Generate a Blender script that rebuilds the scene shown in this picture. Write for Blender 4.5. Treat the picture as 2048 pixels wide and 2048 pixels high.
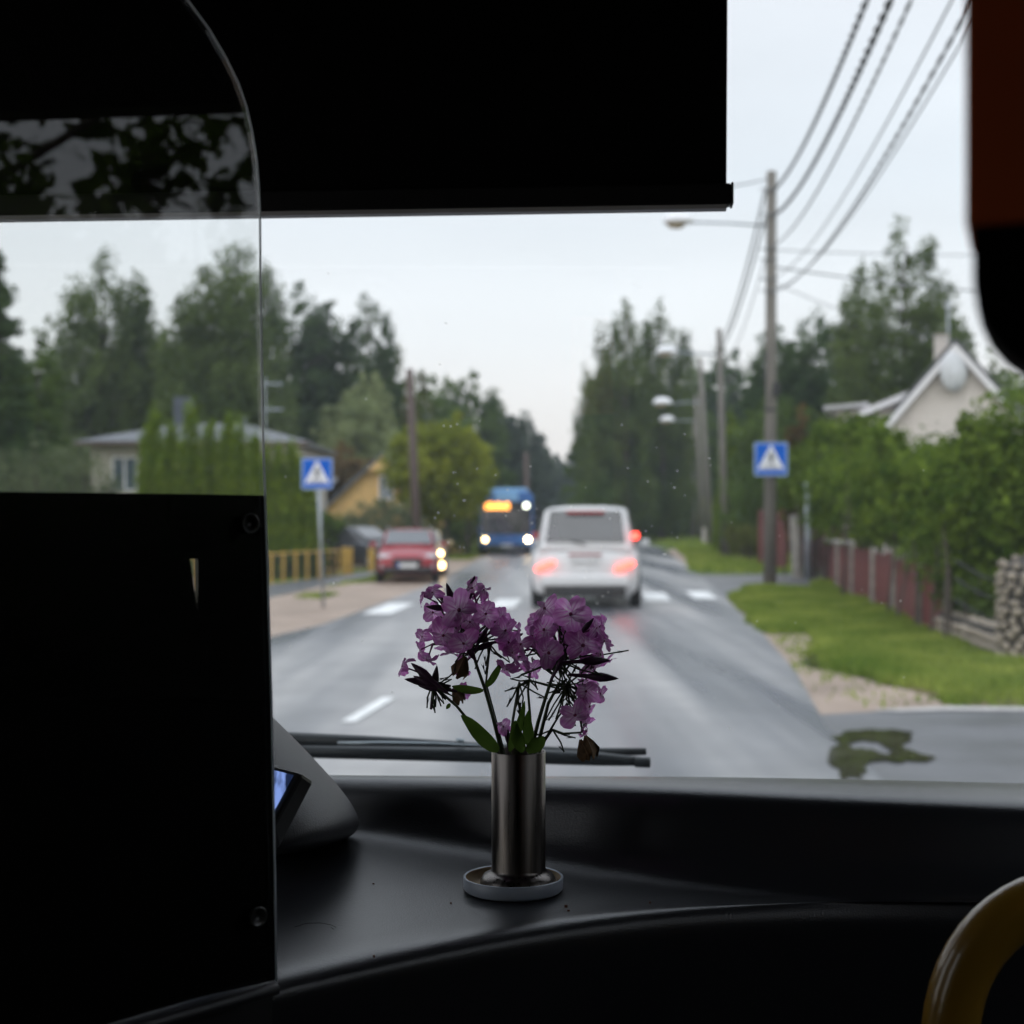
import bpy, bmesh, math, random
import numpy as np
from mathutils import Vector, Matrix
random.seed(7)
RNG = np.random.default_rng(7)
for o in list(bpy.data.objects):
    bpy.data.objects.remove(o)
sc = bpy.context.scene
COL = sc.collection
PI = math.pi
# ------------------------------------------------------------------ camera, sky, sun, exposure
FPX, HOR, EYE = 3000.0, 1040.0, 1.65        # focal length in pixels of the 2048 px photograph, horizon row, eye height
cd = bpy.data.cameras.new('camera')
cam = bpy.data.objects.new('camera', cd); COL.objects.link(cam)
cam.location = (0, 0, EYE); cam.rotation_euler = (PI / 2, 0, 0)
cd.sensor_width = 36; cd.lens = FPX / 2048 * 36; cd.shift_y = (HOR - 1024) / 2048
cd.clip_start = 0.02; cd.clip_end = 6000
cd.dof.use_dof = True; cd.dof.focus_distance = 1.15; cd.dof.aperture_fstop = 8.6
sc.camera = cam
w = bpy.data.worlds.new('World'); sc.world = w; w.use_nodes = True
nt = w.node_tree; N = nt.nodes; L = nt.links
N.clear()
out = N.new('ShaderNodeOutputWorld'); bg = N.new('ShaderNodeBackground'); bg.inputs['Strength'].default_value = 0.1
L.new(bg.outputs[0], out.inputs[0])
sky = N.new('ShaderNodeTexSky'); sky.sky_type = 'NISHITA'; sky.sun_disc = False
SUN_EL, SUN_ROT = math.radians(38), math.radians(200)
sky.sun_elevation = SUN_EL; sky.sun_rotation = SUN_ROT; sky.dust_density = 3
tc = N.new('ShaderNodeTexCoord'); sep = N.new('ShaderNodeSeparateXYZ'); L.new(tc.outputs['Generated'], sep.inputs[0])
ramp = N.new('ShaderNodeValToRGB'); L.new(sep.outputs['Z'], ramp.inputs[0])
cr = ramp.color_ramp
cr.elements[0].position = 0.0; cr.elements[0].color = (.93, .86, .83, 1)
cr.elements[1].position = 1.0; cr.elements[1].color = (1.38, 1.52, 1.75, 1)
for p, c in ((.06, (.93, .90, .885, 1)), (.12, (.86, .885, .915, 1)), (.22, (.77, .825, .89, 1)), (.33, (.80, .84, .905, 1))):
    e = cr.elements.new(p); e.color = c
mp = N.new('ShaderNodeMapping'); mp.inputs['Scale'].default_value = (1.2, 1.2, 5); L.new(tc.outputs['Generated'], mp.inputs[0])
nz = N.new('ShaderNodeTexNoise'); nz.inputs['Scale'].default_value = 2.2; nz.inputs['Detail'].default_value = 4; nz.inputs['Roughness'].default_value = .45
L.new(mp.outputs[0], nz.inputs['Vector'])
mr = N.new('ShaderNodeMapRange'); mr.inputs[1].default_value = .3; mr.inputs[2].default_value = .7; mr.inputs[3].default_value = 10.7; mr.inputs[4].default_value = 12.2
L.new(nz.outputs[0], mr.inputs[0])
sc_ = N.new('ShaderNodeVectorMath'); sc_.operation = 'SCALE'; L.new(ramp.outputs[0], sc_.inputs[0]); L.new(mr.outputs[0], sc_.inputs['Scale'])
mx = N.new('ShaderNodeMix'); mx.data_type = 'RGBA'; mx.inputs[0].default_value = .94
L.new(sky.outputs[0], mx.inputs[6]); L.new(sc_.outputs[0], mx.inputs[7]); L.new(mx.outputs[2], bg.inputs[0])
sl = bpy.data.lights.new('sun', 'SUN'); sl.energy = .9; sl.angle = math.radians(80); sl.color = (1, .97, .93)
so = bpy.data.objects.new('sun', sl); COL.objects.link(so); so.rotation_euler = (PI / 2 - SUN_EL, 0, PI - SUN_ROT)
sc.view_settings.view_transform = 'Standard'; sc.view_settings.look = 'None'
sc.view_settings.exposure = .12; sc.view_settings.gamma = 1; sc.view_settings.use_curve_mapping = False
sc.cycles.use_denoising = True
sc.cycles.max_bounces = 10; sc.cycles.diffuse_bounces = 3; sc.cycles.glossy_bounces = 4; sc.cycles.transparent_max_bounces = 24
sc.cycles.sample_clamp_indirect = 6

# ------------------------------------------------------------------ helpers
def P(u, v, d):
    """point at depth d whose place in the photograph is (u, v)"""
    return Vector(((u - 1024) / FPX * d, d, EYE - (v - HOR) / FPX * d))
def G(u, v, z=0.0):
    """point of the flat ground seen at (u, v)"""
    d = (EYE - z) * FPX / (v - HOR)
    return Vector(((u - 1024) / FPX * d, d, z))
def tag(o, label=None, cat=None, group=None, kind=None):
    if label: o['label'] = label
    if cat: o['category'] = cat
    if group: o['group'] = group
    if kind: o['kind'] = kind
    return o
def thing(name, label, cat, loc=(0, 0, 0), rz=0, group=None):
    o = bpy.data.objects.new(name, None); COL.objects.link(o)
    o.location = loc; o.rotation_euler = (0, 0, rz); o.empty_display_size = .1
    return tag(o, label, cat, group)
def link(name, me, mat=None, parent=None, loc=None, rot=None, scale=None):
    o = bpy.data.objects.new(name, me); COL.objects.link(o)
    if mat and not me.materials: me.materials.append(mat)
    if parent: o.parent = parent
    if loc is not None: o.location = loc
    if rot is not None: o.rotation_euler = rot
    if scale is not None: o.scale = scale
    return o
class MB:
    def __init__(s): s.v = []; s.f = []
    def add(s, vs, fs):
        b = len(s.v); s.v += [tuple(p) for p in vs]; s.f += [tuple(i + b for i in f) for f in fs]; return s
    def box(s, x0, x1, y0, y1, z0, z1, M=None):
        vs = [Vector((x, y, z)) for z in (z0, z1) for y in (y0, y1) for x in (x0, x1)]
        if M: vs = [M @ p for p in vs]
        return s.add(vs, [(0, 2, 3, 1), (4, 5, 7, 6), (0, 1, 5, 4), (2, 6, 7, 3), (0, 4, 6, 2), (1, 3, 7, 5)])
    def tube(s, pts, rad, n=10, cap=True):
        pts = [Vector(p) for p in pts]
        if not hasattr(rad, '__len__'): rad = [rad] * len(pts)
        t0 = (pts[1] - pts[0]).normalized()
        ref = Vector((0, 0, 1)) if abs(t0.z) < .9 else Vector((1, 0, 0))
        a = t0.cross(ref).normalized(); vs = []
        for i, p in enumerate(pts):
            t = (pts[min(i + 1, len(pts) - 1)] - pts[max(i - 1, 0)]).normalized()
            a = (a - t * a.dot(t)).normalized(); b = t.cross(a)
            for k in range(n):
                q = 2 * PI * k / n
                vs.append(p + (a * math.cos(q) + b * math.sin(q)) * rad[i])
        fs = [(i * n + k, i * n + (k + 1) % n, (i + 1) * n + (k + 1) % n, (i + 1) * n + k) for i in range(len(pts) - 1) for k in range(n)]
        if cap: fs += [tuple(range(n))[::-1], tuple((len(pts) - 1) * n + k for k in range(n))]
        return s.add(vs, fs)
    def lathe(s, prof, n=48, c=(0, 0, 0), close=False):
        vs = []; m = len(prof)
        for k in range(n):
            q = 2 * PI * k / n
            for r, z in prof: vs.append((c[0] + r * math.cos(q), c[1] + r * math.sin(q), c[2] + z))
        fs = [(k * m + i, ((k + 1) % n) * m + i, ((k + 1) % n) * m + i + 1, k * m + i + 1) for k in range(n) for i in range(m - 1)]
        return s.add(vs, fs)
    def prism(s, poly, h, M=None, axis='y'):
        """closed outline poly (list of 2-D points in x,z) pushed h along y (or x,y outline pushed along z)"""
        n = len(poly)
        if axis == 'y': vs = [Vector((p[0], 0, p[1])) for p in poly] + [Vector((p[0], h, p[1])) for p in poly]
        else: vs = [Vector((p[0], p[1], 0)) for p in poly] + [Vector((p[0], p[1], h)) for p in poly]
        if M: vs = [M @ p for p in vs]
        fs = [tuple(range(n)), tuple(range(2 * n - 1, n - 1, -1))] + [(i, i + n, (i + 1) % n + n, (i + 1) % n) for i in range(n)]
        return s.add(vs, fs)
    def quad(s, a, b, c, d): return s.add([a, b, c, d], [(0, 1, 2, 3)])
    def loft(s, rings, cap=True):
        n = len(rings[0]); vs = [p for r in rings for p in r]
        fs = [(i * n + k, i * n + (k + 1) % n, (i + 1) * n + (k + 1) % n, (i + 1) * n + k) for i in range(len(rings) - 1) for k in range(n)]
        if cap: fs += [tuple(range(n))[::-1], tuple((len(rings) - 1) * n + k for k in range(n))]
        return s.add(vs, fs)
    def mesh(s, name, smooth=False):
        me = bpy.data.meshes.new(name); me.from_pydata(s.v, [], s.f)
        bm = bmesh.new(); bm.from_mesh(me); bmesh.ops.recalc_face_normals(bm, faces=bm.faces); bm.to_mesh(me); bm.free()
        if smooth: me.polygons.foreach_set('use_smooth', [True] * len(me.polygons))
        return me
    def build(s, name, mat, parent=None, smooth=False, sub=0, bevel=0, loc=None, rot=None):
        o = link(name, s.mesh(name, smooth or sub > 0), mat, parent, loc, rot)
        if bevel:
            b = o.modifiers.new('bevel', 'BEVEL'); b.width = bevel; b.segments = 2; b.limit_method = 'ANGLE'; b.angle_limit = math.radians(35)
        if sub:
            m = o.modifiers.new('subdivision', 'SUBSURF'); m.levels = m.render_levels = sub
        return o

# ------------------------------------------------------------------ materials
def mat(name, col, rough=.6, metal=0, var=0, vscale=8, bump=0, bscale=60, spec=.5, coord='Object', stretch=None, col2=None, detail=4, trans=0, coat=0, rvar=0):
    m = bpy.data.materials.new(name); m.use_nodes = True
    n = m.node_tree.nodes; l = m.node_tree.links; b = n['Principled BSDF']
    b.inputs['Base Color'].default_value = (*col, 1); b.inputs['Roughness'].default_value = rough; b.inputs['Metallic'].default_value = metal
    b.inputs['Specular IOR Level'].default_value = spec; b.inputs['Coat Weight'].default_value = coat
    t = n.new('ShaderNodeTexCoord'); v = t.outputs[coord]
    if stretch:
        mpn = n.new('ShaderNodeMapping'); mpn.inputs['Scale'].default_value = stretch; l.new(v, mpn.inputs[0]); v = mpn.outputs[0]
    if var or col2:
        z = n.new('ShaderNodeTexNoise'); z.inputs['Scale'].default_value = vscale; z.inputs['Detail'].default_value = detail; l.new(v, z.inputs['Vector'])
        r = n.new('ShaderNodeValToRGB'); r.color_ramp.elements[0].position = .32; r.color_ramp.elements[1].position = .68
        c2 = col2 or tuple(c * (1 + var) for c in col); c1 = col if col2 else tuple(c * (1 - var) for c in col)
        r.color_ramp.elements[0].color = (*c1, 1); r.color_ramp.elements[1].color = (*c2, 1)
        l.new(z.outputs[0], r.inputs[0]); l.new(r.outputs[0], b.inputs['Base Color'])
        if rvar:
            q = n.new('ShaderNodeMapRange'); q.inputs[1].default_value = .35; q.inputs[2].default_value = .65
            q.inputs[3].default_value = rough - rvar; q.inputs[4].default_value = rough + rvar
            l.new(z.outputs[0], q.inputs[0]); l.new(q.outputs[0], b.inputs['Roughness'])
    if bump:
        z2 = n.new('ShaderNodeTexNoise'); z2.inputs['Scale'].default_value = bscale; z2.inputs['Detail'].default_value = 3; l.new(v, z2.inputs['Vector'])
        bp = n.new('ShaderNodeBump'); bp.inputs['Strength'].default_value = bump; bp.inputs['Distance'].default_value = .01
        l.new(z2.outputs[0], bp.inputs['Height']); l.new(bp.outputs[0], b.inputs['Normal'])
    return m
def emit(name, col, s):
    m = bpy.data.materials.new(name); m.use_nodes = True; b = m.node_tree.nodes['Principled BSDF']
    b.inputs['Base Color'].default_value = (*[c * .3 for c in col], 1); b.inputs['Emission Color'].default_value = (*col, 1); b.inputs['Emission Strength'].default_value = s
    return m
def leafmat(name, c1, c2, big=.35, tr=.3, lo=.75):
    """foliage: light and dark leaves (per leaf) and light and dark sprays (noise through the crown), a little light passing through"""
    m = bpy.data.materials.new(name); m.use_nodes = True; n = m.node_tree.nodes; l = m.node_tree.links; n.clear()
    o = n.new('ShaderNodeOutputMaterial'); d = n.new('ShaderNodeBsdfDiffuse'); t = n.new('ShaderNodeBsdfTranslucent'); mxs = n.new('ShaderNodeMixShader')
    mxs.inputs[0].default_value = tr
    gm = n.new('ShaderNodeNewGeometry'); z = n.new('ShaderNodeTexNoise'); z.inputs['Scale'].default_value = big; z.inputs['Detail'].default_value = 3
    tcn = n.new('ShaderNodeTexCoord'); l.new(tcn.outputs['Object'], z.inputs['Vector'])
    mr1 = n.new('ShaderNodeMapRange'); mr1.inputs[1].default_value = .35; mr1.inputs[2].default_value = .65; l.new(z.outputs[0], mr1.inputs[0])
    ad = n.new('ShaderNodeMath'); ad.operation = 'MULTIPLY_ADD'; ad.inputs[1].default_value = .6; l.new(mr1.outputs[0], ad.inputs[0])
    m2 = n.new('ShaderNodeMath'); m2.operation = 'MULTIPLY'; m2.inputs[1].default_value = .4; l.new(gm.outputs['Random Per Island'], m2.inputs[0]); l.new(m2.outputs[0], ad.inputs[2])
    mc = n.new('ShaderNodeMix'); mc.data_type = 'RGBA'; l.new(ad.outputs[0], mc.inputs[0]); mc.inputs[6].default_value = (*c1, 1); mc.inputs[7].default_value = (*c2, 1)
    l.new(mc.outputs[2], d.inputs[0]); l.new(mc.outputs[2], t.inputs[0]); l.new(d.outputs[0], mxs.inputs[1]); l.new(t.outputs[0], mxs.inputs[2]); l.new(mxs.outputs[0], o.inputs[0])
    return m
def glassmat(name, tint=(1, 1, 1), f0=.04, rough=0.0, film=0.0):
    """a sheet of glass: what lies behind shows through, the surface mirrors by the angle it is seen at"""
    m = bpy.data.materials.new(name); m.use_nodes = True; n = m.node_tree.nodes; l = m.node_tree.links; n.clear()
    o = n.new('ShaderNodeOutputMaterial'); t = n.new('ShaderNodeBsdfTransparent'); t.inputs[0].default_value = (*tint, 1)
    g = n.new('ShaderNodeBsdfGlossy'); g.inputs['Roughness'].default_value = rough
    lw = n.new('ShaderNodeLayerWeight'); lw.inputs[0].default_value = .5
    p = n.new('ShaderNodeMath'); p.operation = 'POWER'; p.inputs[1].default_value = 5; l.new(lw.outputs['Facing'], p.inputs[0])
    a = n.new('ShaderNodeMath'); a.operation = 'MULTIPLY_ADD'; a.inputs[1].default_value = 1 - f0; a.inputs[2].default_value = f0; l.new(p.outputs[0], a.inputs[0])
    x = n.new('ShaderNodeMixShader'); l.new(a.outputs[0], x.inputs[0]); l.new(t.outputs[0], x.inputs[1]); l.new(g.outputs[0], x.inputs[2])
    if film:   # thin road film on the glass that scatters a little daylight
        tl = n.new('ShaderNodeBsdfTranslucent'); tl.inputs[0].default_value = (.9, .95, 1, 1); x2 = n.new('ShaderNodeMixShader'); x2.inputs[0].default_value = film
        l.new(x.outputs[0], x2.inputs[1]); l.new(tl.outputs[0], x2.inputs[2]); l.new(x2.outputs[0], o.inputs[0])
    else: l.new(x.outputs[0], o.inputs[0])
    return m
M = dict(
    ground=mat('ground_grass', (.050, .075, .018), .9, col2=(.10, .13, .03), vscale=.35, coord='Object', bump=.6, bscale=30, spec=.2),
    gravel=mat('gravel', (.23, .165, .12), .6, col2=(.37, .285, .225), vscale=.9, bump=.8, bscale=25, spec=.3, rvar=.1),
    path=mat('wet_path_asphalt', (.10, .105, .115), .38, var=.2, vscale=1.5, bump=.4, bscale=60, rvar=.1),
    side=mat('side_road_asphalt', (.10, .10, .105), .42, var=.25, vscale=.8, bump=.5, bscale=45, rvar=.1),
    paint=mat('road_paint', (.74, .74, .72), .55, var=.12, vscale=6, bump=.3, bscale=80),
    mud=mat('mud', (.16, .13, .11), .5, var=.2, vscale=2, bump=.5),
    water=mat('puddle_water', (.040, .034, .024), .05, spec=.7, bump=.03, bscale=4, var=.3, vscale=3, rvar=.03),
    wood=mat('weathered_pole_wood', (.17, .155, .135), .85, var=.35, vscale=5, stretch=(6, 6, .25), bump=.6, bscale=12),
    darkwood=mat('brown_pole_wood', (.10, .072, .062), .85, var=.3, vscale=5, stretch=(6, 6, .3), bump=.5, bscale=12),
    bark=mat('bark', (.07, .055, .045), .9, var=.4, vscale=4, stretch=(3, 3, .6), bump=.8, bscale=14),
    wire=mat('cable_sheath', (.03, .032, .035), .6, var=.2),
    wire2=mat('grey_cable', (.16, .17, .18), .6, var=.2),
    galv=mat('galvanised_steel', (.34, .37, .40), .45, .6, var=.15, vscale=6),
    lampw=mat('lamp_housing', (.80, .80, .82), .5, var=.08, vscale=5),
    lampg=mat('lamp_glass', (.45, .36, .24), .25, var=.1),
    blue=mat('sign_blue', (.002, .10, .50), .6, var=.06, vscale=6, spec=.15),
    white=mat('sign_white', (.72, .73, .76), .4, var=.05, vscale=6),
    black=mat('sign_black', (.02, .02, .02), .5),
    rim_b=mat('sign_rim', (.30, .40, .62), .5, spec=.2),
    redwood=mat('red_fence_paint', (.15, .038, .035), .7, var=.35, vscale=3, stretch=(2, 2, .5), bump=.4, bscale=20),
    concrete=mat('concrete_post', (.27, .25, .22), .85, var=.25, vscale=5, bump=.5, bscale=30),
    yellow=mat('yellow_post_paint', (.52, .33, .07), .5, var=.2, vscale=5, bump=.2),
    stone=mat('rubble_stone', (.26, .21, .16), .8, col2=(.42, .37, .30), vscale=14, bump=.6, bscale=30),
    mortar=mat('dark_mortar', (.05, .045, .04), .95, var=.3),
    beige=mat('beige_render', (.54, .49, .43), .85, var=.07, vscale=1.5, bump=.3, bscale=40),
    roofg=mat('grey_sheet_roof', (.115, .12, .135), .5, var=.15, vscale=1.2),
    roofd=mat('dark_roof_tile', (.075, .075, .08), .7, var=.25, vscale=3, bump=.4),
    roofl=mat('pale_roof_sheet', (.50, .49, .50), .5, var=.1),
    soffit=mat('brown_soffit', (.14, .10, .08), .8, var=.2),
    yellowb=mat('ochre_boarding', (.78, .50, .20), .7, var=.12, vscale=3),
    siding=mat('cream_siding', (.66, .60, .55), .6, var=.06, vscale=3),
    trim=mat('white_trim', (.82, .80, .82), .5, var=.04),
    brickw=mat('white_brick_chimney', (.55, .50, .46), .8, var=.15, vscale=14, bump=.6, bscale=25),
    chim=mat('dark_chimney', (.075, .085, .11), .7, var=.1),
    pane=mat('window_pane', (.10, .13, .16), .08, spec=.8, var=.25, vscale=2),
    car_glass=mat('car_glass', (.035, .037, .04), .06, spec=.9, var=.2, vscale=3, coat=.5),
    redpaint=mat('red_car_paint', (.27, .012, .022), .34, var=.05, coat=.25),
    whitepaint=mat('white_car_paint', (.66, .66, .665), .32, var=.04, coat=.5),
    silverpaint=mat('silver_car_paint', (.42, .45, .50), .3, .3, var=.05, coat=.5),
    darkpaint=mat('dark_car_paint', (.02, .022, .028), .25, var=.1, coat=.6),
    beigepaint=mat('tan_car_paint', (.42, .33, .18), .35, var=.05, coat=.5),
    bluepaint=mat('blue_bus_paint', (.025, .13, .40), .32, var=.06, coat=.4),
    lightblue=mat('pale_blue_bus_paint', (.22, .46, .75), .32, var=.06, coat=.4),
    plastic=mat('black_plastic', (.018, .018, .02), .45, var=.2),
    rubber=mat('tyre_rubber', (.02, .02, .02), .8, var=.2),
    alloy=mat('alloy_rim', (.35, .36, .38), .35, .8, var=.1),
    plate=mat('number_plate', (.62, .62, .62), .4, var=.08, vscale=30),
    amber=emit('amber_display', (1, .36, .06), 4.5), head=emit('headlight_on', (1, .66, .30), 14), headb=emit('bright_headlight', (1, .68, .34), 34),
    headoff=mat('headlight_glass', (.55, .57, .6), .12, .3, var=.2), spot=emit('pale_marker_lamp', (.95, 1, .82), 6),
    tail=emit('tail_light_on', (1, .07, .045), 6.5), tailoff=mat('tail_light_lens', (.30, .02, .02), .2, var=.1), fog=emit('fog_lamp', (1, .66, .30), 12),
    inside=mat('bus_lining', (.022, .022, .024), .8, var=.2, vscale=3),
    dash=mat('dashboard_vinyl', (.022, .023, .027), .30, var=.10, vscale=5, bump=.09, bscale=700, spec=.5),
    hood=mat('hood_vinyl', (.036, .037, .041), .5, var=.08, vscale=5, bump=.12, bscale=620),
    blindf=mat('blind_fabric', (.006, .006, .007), .95, var=.2, vscale=40, spec=.1),
    blindb=mat('blind_bar', (.010, .010, .012), .6, spec=.3, var=.1), blindg=mat('blind_lip', (.55, .54, .55), .7, var=.1),
    board=mat('black_board', (.006, .006, .006), .25, spec=.4, var=.3, vscale=3),
    edge=mat('pane_edge', (.50, .52, .55), .3, var=.15, vscale=9),
    bolt=mat('bolt_metal', (.10, .10, .10), .3, .7, var=.2),
    handle=mat('yellow_handrail', (.30, .165, .015), .28, var=.12, vscale=8, coat=.5),
    orange=mat('orange_casing', (.85, .17, .05), .75, var=.08, spec=.1), foot=mat('black_foot', (.008, .008, .008), .9, spec=.05),
    wiper=mat('wiper_rubber', (.010, .016, .018), .45, var=.2), wiperm=mat('wiper_steel', (.30, .34, .36), .3, .8, var=.1),
    dish=mat('enamel_dish', (.34, .38, .44), .35, var=.08, vscale=30), dishin=mat('dish_inside', (.38, .28, .16), .6, var=.2, vscale=60),
    soil=mat('dark_vase_water', (.01, .012, .01), .3),
    stem=mat('flower_stem', (.035, .055, .018), .55, var=.3, vscale=60), bud=mat('purple_bud', (.045, .012, .04), .5, var=.4, vscale=120),
    calyx=mat('calyx', (.025, .022, .014), .6, var=.5, vscale=150), wilt=mat('wilted_petal', (.20, .12, .055), .7, var=.4, vscale=150),
    crumb=mat('crumb', (.16, .07, .04), .8), speck=leafmat('dried_speck', (.75, .72, .66), (.85, .84, .8), 1, .85), sat=mat('white_dish', (.62, .63, .65), .45, var=.05),
    glass=glassmat('windscreen_glass', (.99, .995, .99), film=.006), pglass=glassmat('partition_glass', (.97, .975, .97)),
)
def roadmat():
    m = mat('wet_asphalt', (.06, .06, .065), .35, bump=.35, bscale=35)
    n = m.node_tree.nodes; l = m.node_tree.links; b = n['Principled BSDF']; t = n.new('ShaderNodeTexCoord')
    mpn = n.new('ShaderNodeMapping'); mpn.inputs['Rotation'].default_value = (0, 0, math.radians(5)); mpn.inputs['Scale'].default_value = (.8, .04, 1); l.new(t.outputs['Object'], mpn.inputs[0])
    z = n.new('ShaderNodeTexNoise'); z.inputs['Scale'].default_value = 1; z.inputs['Detail'].default_value = 4; l.new(mpn.outputs[0], z.inputs['Vector'])
    r = n.new('ShaderNodeValToRGB'); e = r.color_ramp.elements; e[0].position = .40; e[1].position = .62; e[0].color = (.072, .078, .092, 1); e[1].color = (.30, .29, .28, 1)
    l.new(z.outputs[0], r.inputs[0])
    z3 = n.new('ShaderNodeTexNoise'); z3.inputs['Scale'].default_value = 1.3; z3.inputs['Detail'].default_value = 5; l.new(t.outputs['Object'], z3.inputs['Vector'])
    mm = n.new('ShaderNodeMix'); mm.data_type = 'RGBA'; mm.blend_type = 'OVERLAY'; mm.inputs[0].default_value = .35; l.new(r.outputs[0], mm.inputs[6]); l.new(z3.outputs[0], mm.inputs[7]); l.new(mm.outputs[2], b.inputs['Base Color'])
    q = n.new('ShaderNodeMapRange'); q.inputs[1].default_value = .4; q.inputs[2].default_value = .62; q.inputs[3].default_value = .27; q.inputs[4].default_value = .5; l.new(z.outputs[0], q.inputs[0]); l.new(q.outputs[0], b.inputs['Roughness'])
    return m
M['edge'] = leafmat('pane_edge', (.75, .78, .80), (.85, .88, .9), 1, .6)
M['road'] = roadmat()
def petalmat(name, deep, pale):
    m = bpy.data.materials.new(name); m.use_nodes = True; n = m.node_tree.nodes; l = m.node_tree.links; n.clear()
    o = n.new('ShaderNodeOutputMaterial'); d = n.new('ShaderNodeBsdfPrincipled'); d.inputs['Roughness'].default_value = .55; t = n.new('ShaderNodeBsdfTranslucent'); x = n.new('ShaderNodeMixShader'); x.inputs[0].default_value = .66
    tcn = n.new('ShaderNodeTexCoord'); s = n.new('ShaderNodeSeparateXYZ'); l.new(tcn.outputs['Object'], s.inputs[0])
    mpn = n.new('ShaderNodeMapping'); mpn.inputs['Scale'].default_value = (70, 520, 70); l.new(tcn.outputs['Object'], mpn.inputs[0])
    z = n.new('ShaderNodeTexNoise'); z.inputs['Scale'].default_value = 1; z.inputs['Detail'].default_value = 3; l.new(mpn.outputs[0], z.inputs['Vector'])
    zc = n.new('ShaderNodeMapRange'); zc.inputs[1].default_value = .36; zc.inputs[2].default_value = .64; l.new(z.outputs[0], zc.inputs[0])
    f = n.new('ShaderNodeMapRange'); f.inputs[1].default_value = .002; f.inputs[2].default_value = .0105; f.inputs[3].default_value = .95; f.inputs[4].default_value = 0; l.new(s.outputs['X'], f.inputs[0])
    mu = n.new('ShaderNodeMath'); mu.operation = 'MULTIPLY_ADD'; l.new(zc.outputs[0], mu.inputs[0]); l.new(f.outputs[0], mu.inputs[1]); mu.inputs[2].default_value = 0
    z2 = n.new('ShaderNodeMath'); z2.operation = 'MULTIPLY'; z2.inputs[1].default_value = .30; l.new(zc.outputs[0], z2.inputs[0])
    ad = n.new('ShaderNodeMath'); ad.operation = 'ADD'; ad.use_clamp = True; l.new(mu.outputs[0], ad.inputs[0]); l.new(z2.outputs[0], ad.inputs[1])
    mc = n.new('ShaderNodeMix'); mc.data_type = 'RGBA'; l.new(ad.outputs[0], mc.inputs[0]); mc.inputs[6].default_value = (*deep, 1); mc.inputs[7].default_value = (*pale, 1)
    oi = n.new('ShaderNodeObjectInfo'); hs = n.new('ShaderNodeHueSaturation'); v = n.new('ShaderNodeMapRange'); v.inputs[3].default_value = .7; v.inputs[4].default_value = 1.35; l.new(oi.outputs['Random'], v.inputs[0]); l.new(v.outputs[0], hs.inputs['Value']); l.new(mc.outputs[2], hs.inputs['Color'])
    l.new(hs.outputs[0], d.inputs['Base Color']); l.new(hs.outputs[0], t.inputs[0])
    bp = n.new('ShaderNodeBump'); bp.inputs['Strength'].default_value = .35; bp.inputs['Distance'].default_value = .0006; l.new(z.outputs[0], bp.inputs['Height']); l.new(bp.outputs[0], d.inputs['Normal'])
    l.new(d.outputs[0], x.inputs[1]); l.new(t.outputs[0], x.inputs[2]); l.new(x.outputs[0], o.inputs[0])
    return m
M['petal'] = petalmat('phlox_petal', (.60, .17, .55), (.95, .80, .95))
M['leafg'] = leafmat('stem_leaf_green', (.05, .105, .015), (.10, .17, .03), 40, .45)
LM = dict(
    birch=leafmat('birch_leaves', (.055, .084, .032), (.165, .212, .070)), dark=leafmat('dark_needles', (.030, .060, .026), (.105, .150, .055)),
    mid=leafmat('mid_green_leaves', (.048, .086, .024), (.145, .205, .048)), willow=leafmat('willow_leaves', (.15, .19, .09), (.38, .42, .20)), lime=leafmat('lime_leaves', (0.090, 0.128, 0.018), (0.384, 0.410, 0.056), .5), thuja=leafmat('thuja_sprays', (0.064, 0.122, 0.018), (0.256, 0.333, 0.039), 2.5),
    brown=leafmat('reddish_leaves', (0.102, 0.077, 0.039), (0.256, 0.166, 0.068)), hedge=leafmat('shrub_leaves', (.035, .075, .014), (.215, .295, .042), 2.2, .4),
    olive=leafmat('olive_leaves', (0.064, 0.077, 0.023), (0.179, 0.192, 0.051)), poplar=leafmat('poplar_leaves', (.042, .074, .024), (.150, .192, .052), .28),
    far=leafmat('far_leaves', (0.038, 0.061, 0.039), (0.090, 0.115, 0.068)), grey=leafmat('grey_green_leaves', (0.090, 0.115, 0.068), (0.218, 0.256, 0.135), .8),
    blade=leafmat('grass_blades', (.09, .17, .02), (.36, .41, .09), .9, .35), near=leafmat('roadside_leaves', (0.038, 0.064, 0.014), (0.090, 0.128, 0.023), 1, .3))

# ------------------------------------------------------------------ ground sheets
def sheet(name, pts, m, z, parent=None):
    me = bpy.data.meshes.new(name); bm = bmesh.new()
    f = bm.faces.new([bm.verts.new((p[0], p[1], z)) for p in pts]); bm.normal_update()
    if f.normal.z < 0: f.normal_flip()
    bmesh.ops.triangulate(bm, faces=bm.faces[:]); bm.to_mesh(me); bm.free()
    return link(name, me, m, parent)
def wob(pts, amp=.12, step=.5, seed=1):
    """a closed outline with an uneven edge"""
    r = random.Random(seed); o = []
    for a, b in zip(pts, pts[1:] + pts[:1]):
        a = Vector(a[:2]); b = Vector(b[:2]); n = max(1, int((b - a).length / step)); n = min(n, 60)
        for k in range(n): o.append(a.lerp(b, k / n) + Vector((r.uniform(-amp, amp), r.uniform(-amp, amp))))
    return o
tag(sheet('ground', [(-1500, -300), (1500, -300), (1500, 3500), (-1500, 3500)], M['ground'], 0), kind='structure')
RE = [(-20, 1.9), (0, 2.05), (8, 2.25), (11.8, 2.48), (16, 3.04), (21.7, 3.62), (27.8, 4.15), (34, 4.7), (42, 5.35), (60, 6.7), (88, 8.7), (150, 11), (250, 13), (500, 19), (900, 33)]
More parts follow.
